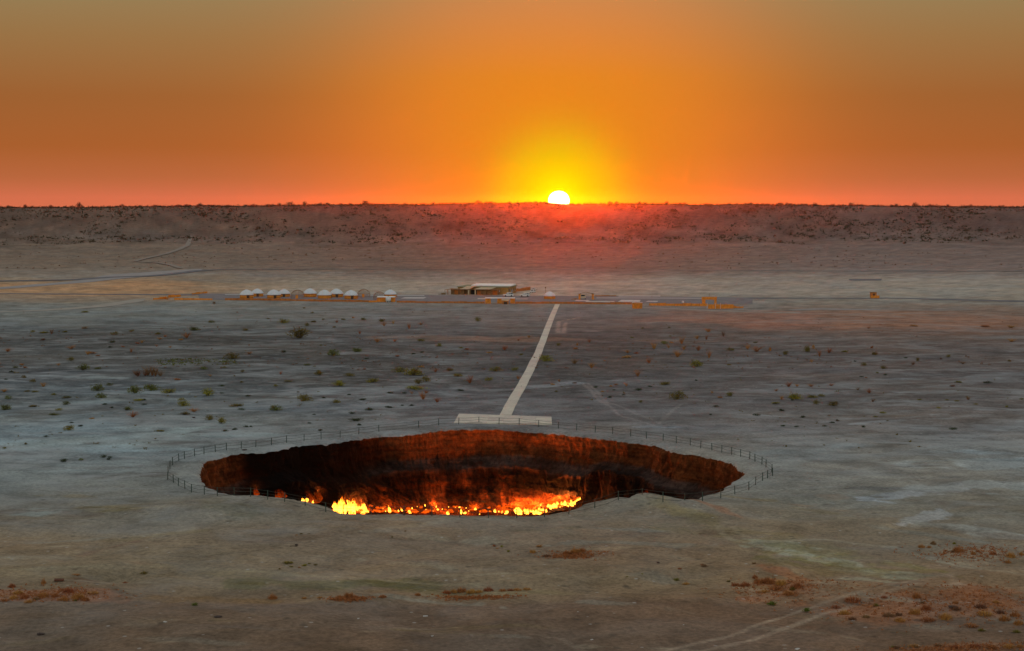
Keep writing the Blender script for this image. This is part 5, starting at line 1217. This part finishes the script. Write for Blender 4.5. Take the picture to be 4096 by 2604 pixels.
# shelter in front of the lodge
e, m = thing_box('open shelter with flat white roof on three orange pillars in front of the lodge', 'shelter', 'shelter', *t2(1205, 404)); u = m / 3.01
for a, b in ((-180, -112), (-35, 20), (122, 180)): MB().box(a * u, b * u, 0, 1.8, -0.1, 62 * u, 0.04).build('reed_pillar', M['reed'], e)
for a, b in ((-182, -20), (-19, 60), (61, 182)): MB().box(a * u, b * u, -0.4, 3.2, 63 * u, 67 * u).build('roof_panel', M['white'], e)
e, m = thing_box('small brown cabin with a slanting tan roof in front of the shelter', 'cabin', 'cabin', *t2(1270, 409)); u = m / 3.01
MB().hexa([(-42 * u, -1.4, -0.1), (36 * u, -1.4, -0.1), (36 * u, -0.2, -0.1), (-42 * u, -0.2, -0.1), (-46 * u, -1.4, 46 * u), (30 * u, -1.4, 38 * u), (40 * u, -0.2, 52 * u), (-44 * u, -0.2, 54 * u)]).build('body', M['reed2'], e)
MB().hexa([(-50 * u, -1.6, 47 * u), (34 * u, -1.6, 39 * u), (52 * u, -0.1, 55 * u), (-46 * u, -0.1, 57 * u), (-50 * u, -1.6, 50 * u), (34 * u, -1.6, 42 * u), (52 * u, -0.1, 58 * u), (-46 * u, -0.1, 60 * u)]).build('roof', M['tan'], e)
MB().box(-20 * u, 20 * u, -1.45, -1.403, 0.0, 28 * u).build('door', M['door'], e)
# round bin
e, m = thing_box('round orange reed bin standing alone in front of the fence', 'bin', 'reed_bin', *t3(1055, 466)); u = m / 3.01
R0 = 64 * u
for i in range(10):
    a0, a1 = 2 * math.pi * i / 10 + 0.02, 2 * math.pi * (i + 1) / 10 - 0.02
    def P_(a, r, z): return (r * math.cos(a), R0 + r * math.sin(a), z)
    MB().hexa([P_(a0, R0 * 0.92, -0.1), P_(a1, R0 * 0.92, -0.1), P_(a1, R0 * 0.84, -0.1), P_(a0, R0 * 0.84, -0.1), P_(a0, R0, 68 * u), P_(a1, R0, 68 * u), P_(a1, R0 * 0.92, 68 * u), P_(a0, R0 * 0.92, 68 * u)]).build('reed_panel', M['reed'], e)
MB().lathe([(R0 * 1.0, 70 * u), (R0 * 1.03, 72 * u), (R0 * 0.94, 72 * u), (R0 * 0.94, 69 * u)], 20, 0, R0).build('rim', M['white'], e)
# walled enclosure
e, m = thing_box('orange walled enclosure with a raised back wall at the right end of the fence', 'enclosure', 'enclosure', *t3(2050, 466)); u = m / 3.01
MB().box(-145 * u, 160 * u, 0, 0.4, -0.1, 52 * u).build('front_wall', M['reed'], e)
MB().hexa([(140 * u, 0.41, -0.1), (160 * u, 0.41, -0.1), (250 * u, 9, -0.1), (230 * u, 9, -0.1), (140 * u, 0.41, 40 * u), (160 * u, 0.41, 40 * u), (250 * u, 9, 6 * u), (230 * u, 9, 6 * u)]).build('side_wall', M['reed'], e)
MB().box(-160 * u, -120 * u, 14.0, 14.5, -0.1, 78 * u).build('back_pillar', M['reed'], e); MB().box(-10 * u, 18 * u, 14.0, 14.5, -0.1, 78 * u).build('back_pillar', M['reed'], e)
MB().box(-165 * u, 20 * u, 13.9, 14.6, 79 * u, 112 * u).build('back_wall', M['reed'], e)
for sx_ in (-160, -60, 0): MB().tube([(sx_ * u, -0.3, -0.1), (sx_ * u, -0.3, 70 * u)], 0.05, 5).build('stake', M['white'], e)
# hut at right
e, m = thing_box('small square brown hut beside the road at far right', 'hut', 'hut', *t4(1792, 330)); u = m / 3.01
MB().box(-34 * u, 34 * u, 0, 2.0, -0.1, 58 * u).build('wall', M['reed2'], e); MB().box(-37 * u, 37 * u, -0.1, 2.1, 59 * u, 63 * u).build('roof', M['wood'], e); MB().box(-10 * u, 12 * u, -0.03, -0.003, 0.0, 44 * u).build('door', M['door'], e)
reed_run('low orange screen at the foot of the brown hut', [t4(1752, 343), t4(1860, 341)], 11, M['reed'], 0.05)
# gate arch
e, m = thing_box('gate of two orange posts joined by a thin arch above a parked car', 'gate', 'gate', *t3(435, 358)); u = m / 3.01
for a, b in ((-92, -66), (68, 94)):
    MB().box(a * u, b * u, 0, 0.5, -0.1, 66 * u, 0.05).build('post', M['reed'], e); MB().box((a - 4) * u, (b + 4) * u, -0.05, 0.55, 67 * u, 73 * u).build('capital', M['wood'], e)
MB().tube([(-86 * u, 0.25, 68 * u), (-40 * u, 0.25, 84 * u), (-8 * u, 0.25, 92 * u), (40 * u, 0.25, 82 * u), (88 * u, 0.25, 74 * u)], 0.07, 5).build('arch', M['wood'], e)
for k, (x, y, w, h, lab) in enumerate([(275, 358, 50, 14, 'left lump of the clay heap beside the gate'), (310, 358, 60, 20, 'biggest lump of the clay heap beside the gate'), (533, 358, 40, 14, 'clay lump at the right gate post')]):
    X, Y, Z = place(*t3(x, y)); me = STONE[k].copy(); me.materials.clear(); me.materials.append(M['rubble']); o = add('clay_heap', me); o.location = (X, Y + 0.5, Z); o.scale = (w * Y / F / 3.01, 1.0, 1.6 * h * Y / F / 3.01); tag(o, lab, 'heap')
# poles
for x, y, h, f, lab in [(1752, 275, 70, t2, 'thin signpost standing behind the lone yurt'), (1917, 322, 42, t3, 'thin post behind the walled enclosure'), (1227, 336, 26, t3, 'short post on the white pad right of the gate')]:
    e, m = thing_box(lab, 'post', 'signpost', *f(x, y)); u = m / 3.01
    MB().tube([(0, 0, -0.1), (0, 0, h * u)], 0.06, 5).build('pole', M['wood'], e)
    if h > 60: MB().box(-7 * u, 7 * u, -0.08, -0.065, (h - 14) * u, h * u).build('sign', M['wood'], e)
e, m = thing_box('small white drum on the yard behind the orange fence', 'drum', 'drum', *t3(1600, 394)); u = m / 3.01
MB().lathe([(0, 0), (13 * u, 0), (14 * u, 8 * u), (9 * u, 20 * u), (0, 24 * u)], 12).build('body', M['white'], e, True); MB().lathe([(0, 24 * u), (4 * u, 24 * u), (4 * u, 27 * u), (0, 27 * u)], 8).build('cap', M['steel'], e)

# main lodge
lx, ly, lz = place(*t2(880, 300)); u = ly / F / 3.01
lodge = empty('lodge', (lx, ly, lz), R_(-13)); tag(lodge, 'long flat-roofed lodge with verandas and canvas awnings in the middle of the camp', 'building')
D0 = 5.0
MB().box(-235 * u, 395 * u, D0, D0 + 13, -0.1, 84 * u).build('hall_wall', M['ylw'], lodge)
rf = MB().hexa([(-245 * u, D0 - 0.5, 84.2 * u), (405 * u, D0 - 0.5, 84.2 * u), (405 * u, D0 + 13.6, 86 * u), (-245 * u, D0 + 13.6, 86 * u), (-245 * u, D0 - 0.5, 90 * u), (405 * u, D0 - 0.5, 90 * u), (405 * u, D0 + 13.6, 93 * u), (-245 * u, D0 + 13.6, 93 * u)]).build('roof', M['grn'], lodge)
MB().hexa([(-110 * u, D0 + 5.0, 93 * u), (390 * u, D0 + 5.0, 93 * u), (390 * u, D0 + 13.2, 95 * u), (-110 * u, D0 + 13.2, 95 * u), (-110 * u, D0 + 5.2, 101 * u), (390 * u, D0 + 5.2, 101 * u), (390 * u, D0 + 13.2, 112 * u), (-110 * u, D0 + 13.2, 112 * u)]).build('roof_sheet', M['white'], rf)
for i in range(8):                                                   # pilasters and windows on the right flank
    y0 = D0 + 0.6 + i * 1.6
    MB().box(395.2 * u, 395.2 * u + 0.12, y0, y0 + 0.28, 0, 83 * u).build('pilaster', M['wood'], lodge)
    if i % 2 == 0:
        w = MB().box(395.2 * u, 395.2 * u + 0.05, y0 + 0.5, y0 + 1.3, 0.9, 1.9).build('window', M['glass'], lodge); MB().box(395.2 * u, 395.2 * u + 0.09, y0 + 0.45, y0 + 1.35, 0.82, 0.897).build('sill', M['white'], w)
# verandas
MB().box(-300 * u, 300 * u, 2.6, 2.8, -0.1, 62 * u).build('veranda_back', M['wood'], lodge)
for a, b in ((-315, -185), (-180, -48), (30, 160), (165, 305)):
    MB().hexa([(a * u, -0.2, 62 * u), (b * u, -0.2, 62 * u), (b * u, 4.9, 66 * u), (a * u, 4.9, 66 * u), (a * u, -0.2, 66 * u), (b * u, -0.2, 66 * u), (b * u, 4.9, 70 * u), (a * u, 4.9, 70 * u)]).build('veranda_roof', M['wood'], lodge)
for x in (-312, -245, -185, -120, -50, 35, 95, 160, 230, 300):
    MB().box(x * u - 0.08, x * u + 0.08, -0.1, 0.06, -0.1, 61.8 * u).build('veranda_post', M['wood'], lodge)
for a, b, k in ((-240, -190, 'reed2'), (-180, -125, 'wood'), (40, 92, 'reed2'), (100, 156, 'wood'), (236, 296, 'reed2'), (170, 226, 'wood')):
    MB().box(a * u, b * u, 0.9, 1.0, -0.05, 50 * u).build('screen', M[k], lodge)
MB().box(-48 * u, 28 * u, 2.5, 2.597, 0, 56 * u).build('entrance', M['dark'], lodge)
MB().box(-62 * u, -48 * u, -0.25, 0.3, -0.1, 60 * u).build('entrance_column', M['tan'], lodge); MB().box(22 * u, 34 * u, -0.25, 0.3, -0.1, 60 * u).build('entrance_column', M['tan'], lodge)
def awning(x0, x1, xs0, xs1, z0, z1):
    MB().hexa([(x0 * u, -0.6, z0 * u), (x1 * u, -0.6, z0 * u), (xs1 * u, 4.6, z1 * u), (xs0 * u, 4.6, z1 * u), (x0 * u, -0.6, (z0 + 2) * u), (x1 * u, -0.6, (z0 + 2) * u), (xs1 * u, 4.6, (z1 + 2) * u), (xs0 * u, 4.6, (z1 + 2) * u)]).build('awning', M['tan'], lodge)
awning(-160, -45, -110, -10, 69, 97); awning(15, 210, 60, 250, 69, 84)
MB().box(-355 * u, -318 * u, -0.1, 2.6, 58 * u, 61 * u).build('porch_roof', M['wood'], lodge)
for x in (-352, -322): MB().box(x * u - 0.06, x * u + 0.06, -0.05, 0.07, -0.1, 57.8 * u).build('porch_post', M['wood'], lodge)
MB().box(-395 * u, -345 * u, -0.3, 0.4, -0.1, 20 * u).build('bench', M['wood'], lodge)
X, Y, Z = place(*t2(1352, 262))
e = empty('roof_tank', (X, Y, Z)); tag(e, 'red water tank on a brown stand at the right end of the lodge roof', 'tank'); u2 = Y / F / 3.01
MB().box(-26 * u2, 26 * u2, 0, 1.6, -0.1, 70 * u2).build('stand', M['wood'], e); MB().box(-24 * u2, 24 * u2, 0.1, 1.5, 70.5 * u2, 88 * u2, 0.05).build('tank', M['red'], e)
e, m = thing_box('round grey tank standing behind the left white car', 'tank', 'round_tank', *t2(1331, 285)); u = m / 3.01
MB().lathe([(0, 6 * u), (12 * u, 8 * u), (22 * u, 18 * u), (26 * u, 32 * u), (22 * u, 46 * u), (12 * u, 55 * u), (0, 58 * u)], 18).build('sphere', M['steel'], e, True); MB().lathe([(16 * u, -0.1), (14 * u, 12 * u)], 10).build('stand', M['wood'], e)
e, m = thing_box('small white dish on the lodge corner', 'dish', 'satellite_dish', *t2(1190, 296)); u = m / 3.01
MB().lathe([(0, 0.0), (8 * u, 2 * u), (14 * u, 7 * u)], 14, 0, 0, 0).build('dish', M['white'], e).location = (0, -0.2, 40 * u)
e.children[0].rotation_euler = (R_(70), 0, 0); MB().tube([(0, 0, -0.1), (0, 0, 40 * u)], 0.05, 5).build('mast', M['steel'], e)
for x, y, lab in [(475, 300, 'left one of two dark benches outside the lodge'), (505, 300, 'right one of two dark benches outside the lodge')]:
    e, m = thing_box(lab, 'bench', 'bench', *t2(x, y)); u = m / 3.01
    MB().box(-13 * u, 13 * u, 0, 0.5, 8 * u, 11 * u).build('seat', M['door'], e)
    for a in (-11, 9): MB().box(a * u, (a + 2) * u, 0.05, 0.45, -0.05, 7.9 * u).build('leg', M['door'], e)
e, m = thing_box('dark crate stack beside the fence behind the lodge', 'crates', 'crate_stack', *t2(1420, 250)); u = m / 3.01
MB().box(-42 * u, 0, 0, 1.2, -0.1, 26 * u).build('crate', M['dark'], e); MB().box(1 * u, 40 * u, 0.1, 1.2, -0.1, 22 * u).build('crate', M['door'], e)

# cars
def make_car(paint):
    e = empty('parked_car', (0, 0, 0)); L, Wd = 4.7, 1.85
    prof = [(-2.35, 0.48), (-2.33, 0.95), (-1.95, 1.06), (-1.15, 1.12), (-0.55, 1.72), (-0.2, 1.80), (1.6, 1.80), (2.1, 1.70), (2.30, 1.10), (2.35, 0.50), (1.95, 0.42), (-1.9, 0.42)]
    b = MB(); n = len(prof)
    for s_, ins in ((-1, 0.0), (1, 0.0)):
        for x, z in prof: b.v.append((x, s_ * (Wd / 2 - (0.16 if z > 1.3 else 0.0)), z))
    b.f.append(tuple(range(n))); b.f.append(tuple(range(2 * n - 1, n - 1, -1)))
    for i in range(n): b.f.append((i, (i + 1) % n, n + (i + 1) % n, n + i)[::-1])
    body = b.build('body', paint, e)
    for s_ in (-1, 1):
        y0 = s_ * (Wd / 2 - 0.10)
        for xa, xb, ta, tb in ((-0.95, -0.1, -0.45, -0.1), (0.0, 0.95, 0.0, 0.95), (1.05, 2.1, 1.05, 1.95)):
            yl = s_ * (Wd / 2 + 0.005); yu = s_ * (Wd / 2 - 0.145)
            w = MB().hexa([(xa, yl - s_ * 0.06, 1.16), (xb, yl - s_ * 0.06, 1.16), (xb, yl, 1.16), (xa, yl, 1.16), (ta, yu - s_ * 0.06, 1.66), (tb, yu - s_ * 0.06, 1.66), (tb, yu, 1.66), (ta, yu, 1.66)]).build('side_window', M['glass'], e)
        for x in (-1.42, 1.42):
            wh = MB().lathe([(0.0, -0.11), (0.24, -0.11), (0.36, -0.10), (0.38, 0.0), (0.36, 0.10), (0.24, 0.11), (0.0, 0.11)], 18).build('wheel', M['rubber'], e, False); wh.rotation_euler = (R_(90), 0, 0); wh.location = (x, s_ * (Wd / 2 - 0.06), 0.38)
            MB().lathe([(0.0, -s_ * -0.125), (0.22, -s_ * -0.115)] if s_ < 0 else [(0.0, -0.125), (0.22, -0.115)], 12).build('rim', M['steel'], wh)
        MB().box(-2.372, -2.33, s_ * 0.75 - 0.14, s_ * 0.75 + 0.14, 0.78, 0.92).build('headlight', M['lamp'], e); MB().box(2.30, 2.345, s_ * 0.78 - 0.09, s_ * 0.78 + 0.09, 0.85, 1.15).build('tail_light', M['red'], e)
    MB().hexa([(-1.14, -0.72, 1.14), (-1.14, 0.72, 1.14), (-1.05, 0.72, 1.14), (-1.05, -0.72, 1.14), (-0.60, -0.68, 1.69), (-0.60, 0.68, 1.69), (-0.50, 0.68, 1.69), (-0.50, -0.68, 1.69)]).build('windscreen', M['glass'], e)
    MB().hexa([(2.22, -0.70, 1.18), (2.22, 0.70, 1.18), (2.31, 0.70, 1.18), (2.31, -0.70, 1.18), (2.06, -0.66, 1.64), (2.06, 0.66, 1.64), (2.15, 0.66, 1.64), (2.15, -0.66, 1.64)]).build('rear_window', M['glass'], e)
    MB().box(-2.40, -2.352, -0.85, 0.85, 0.45, 0.66).build('bumper', M['steel'], e); MB().box(2.352, 2.40, -0.85, 0.85, 0.48, 0.68).build('bumper', M['steel'], e)
    return e
for (px, py), wpx, rz, lab in [(t2(1302, 322), 43.5, 12, 'white off-road car parked side-on in front of the round tank'), (t2(1503, 323), 41.5, -8, 'white off-road car parked side-on left of the lone yurt'), (t2(1598, 278), 25, 62, 'white off-road car turned away behind the two side-on cars'), (t2(1620, 242), 20, -118, 'farthest white car parked behind the others'), (t3(398, 358), 21, 90, 'tan off-road car parked under the gate arch')]:
    e = make_car(M['tan'] if lab.startswith('tan ') else M['white'])
    x, y, z = place(px, py); a = R_(rz); span = abs(4.75 * math.cos(a)) + abs(1.9 * math.sin(a)); s = min(wpx * y / F / span, 1.08)
    yy = y + s * (abs(2.3 * math.sin(a)) + abs(0.9 * math.cos(a))); e.location = (x, yy, ground_z(x, yy) + 0.02); e.rotation_euler = (0, 0, a); e.scale = (s, s, s); tag(e, lab, 'car', 'cars parked at the camp')

# ------------------------------------------------------------------ evening haze over the plain
hz = bpy.data.materials.new('evening_haze'); hz.use_nodes = True
hn = NT(hz.node_tree); hn.t.nodes.clear()
pv = hn.n('ShaderNodeVolumePrincipled'); ho = hn.n('ShaderNodeOutputMaterial'); hn.l(pv.outputs[0], ho.inputs['Volume'])
pv.inputs['Color'].default_value = (0.92, 0.86, 0.82, 1); pv.inputs['Density'].default_value = 0.000012; pv.inputs['Anisotropy'].default_value = 0.945
hb = MB().box(-2750, 2750, -2500, 2950, -60, CAMZ + 5.0).build('haze', hz)
tag(hb, 'thin warm evening haze over the plain', 'haze', None, 'stuff')
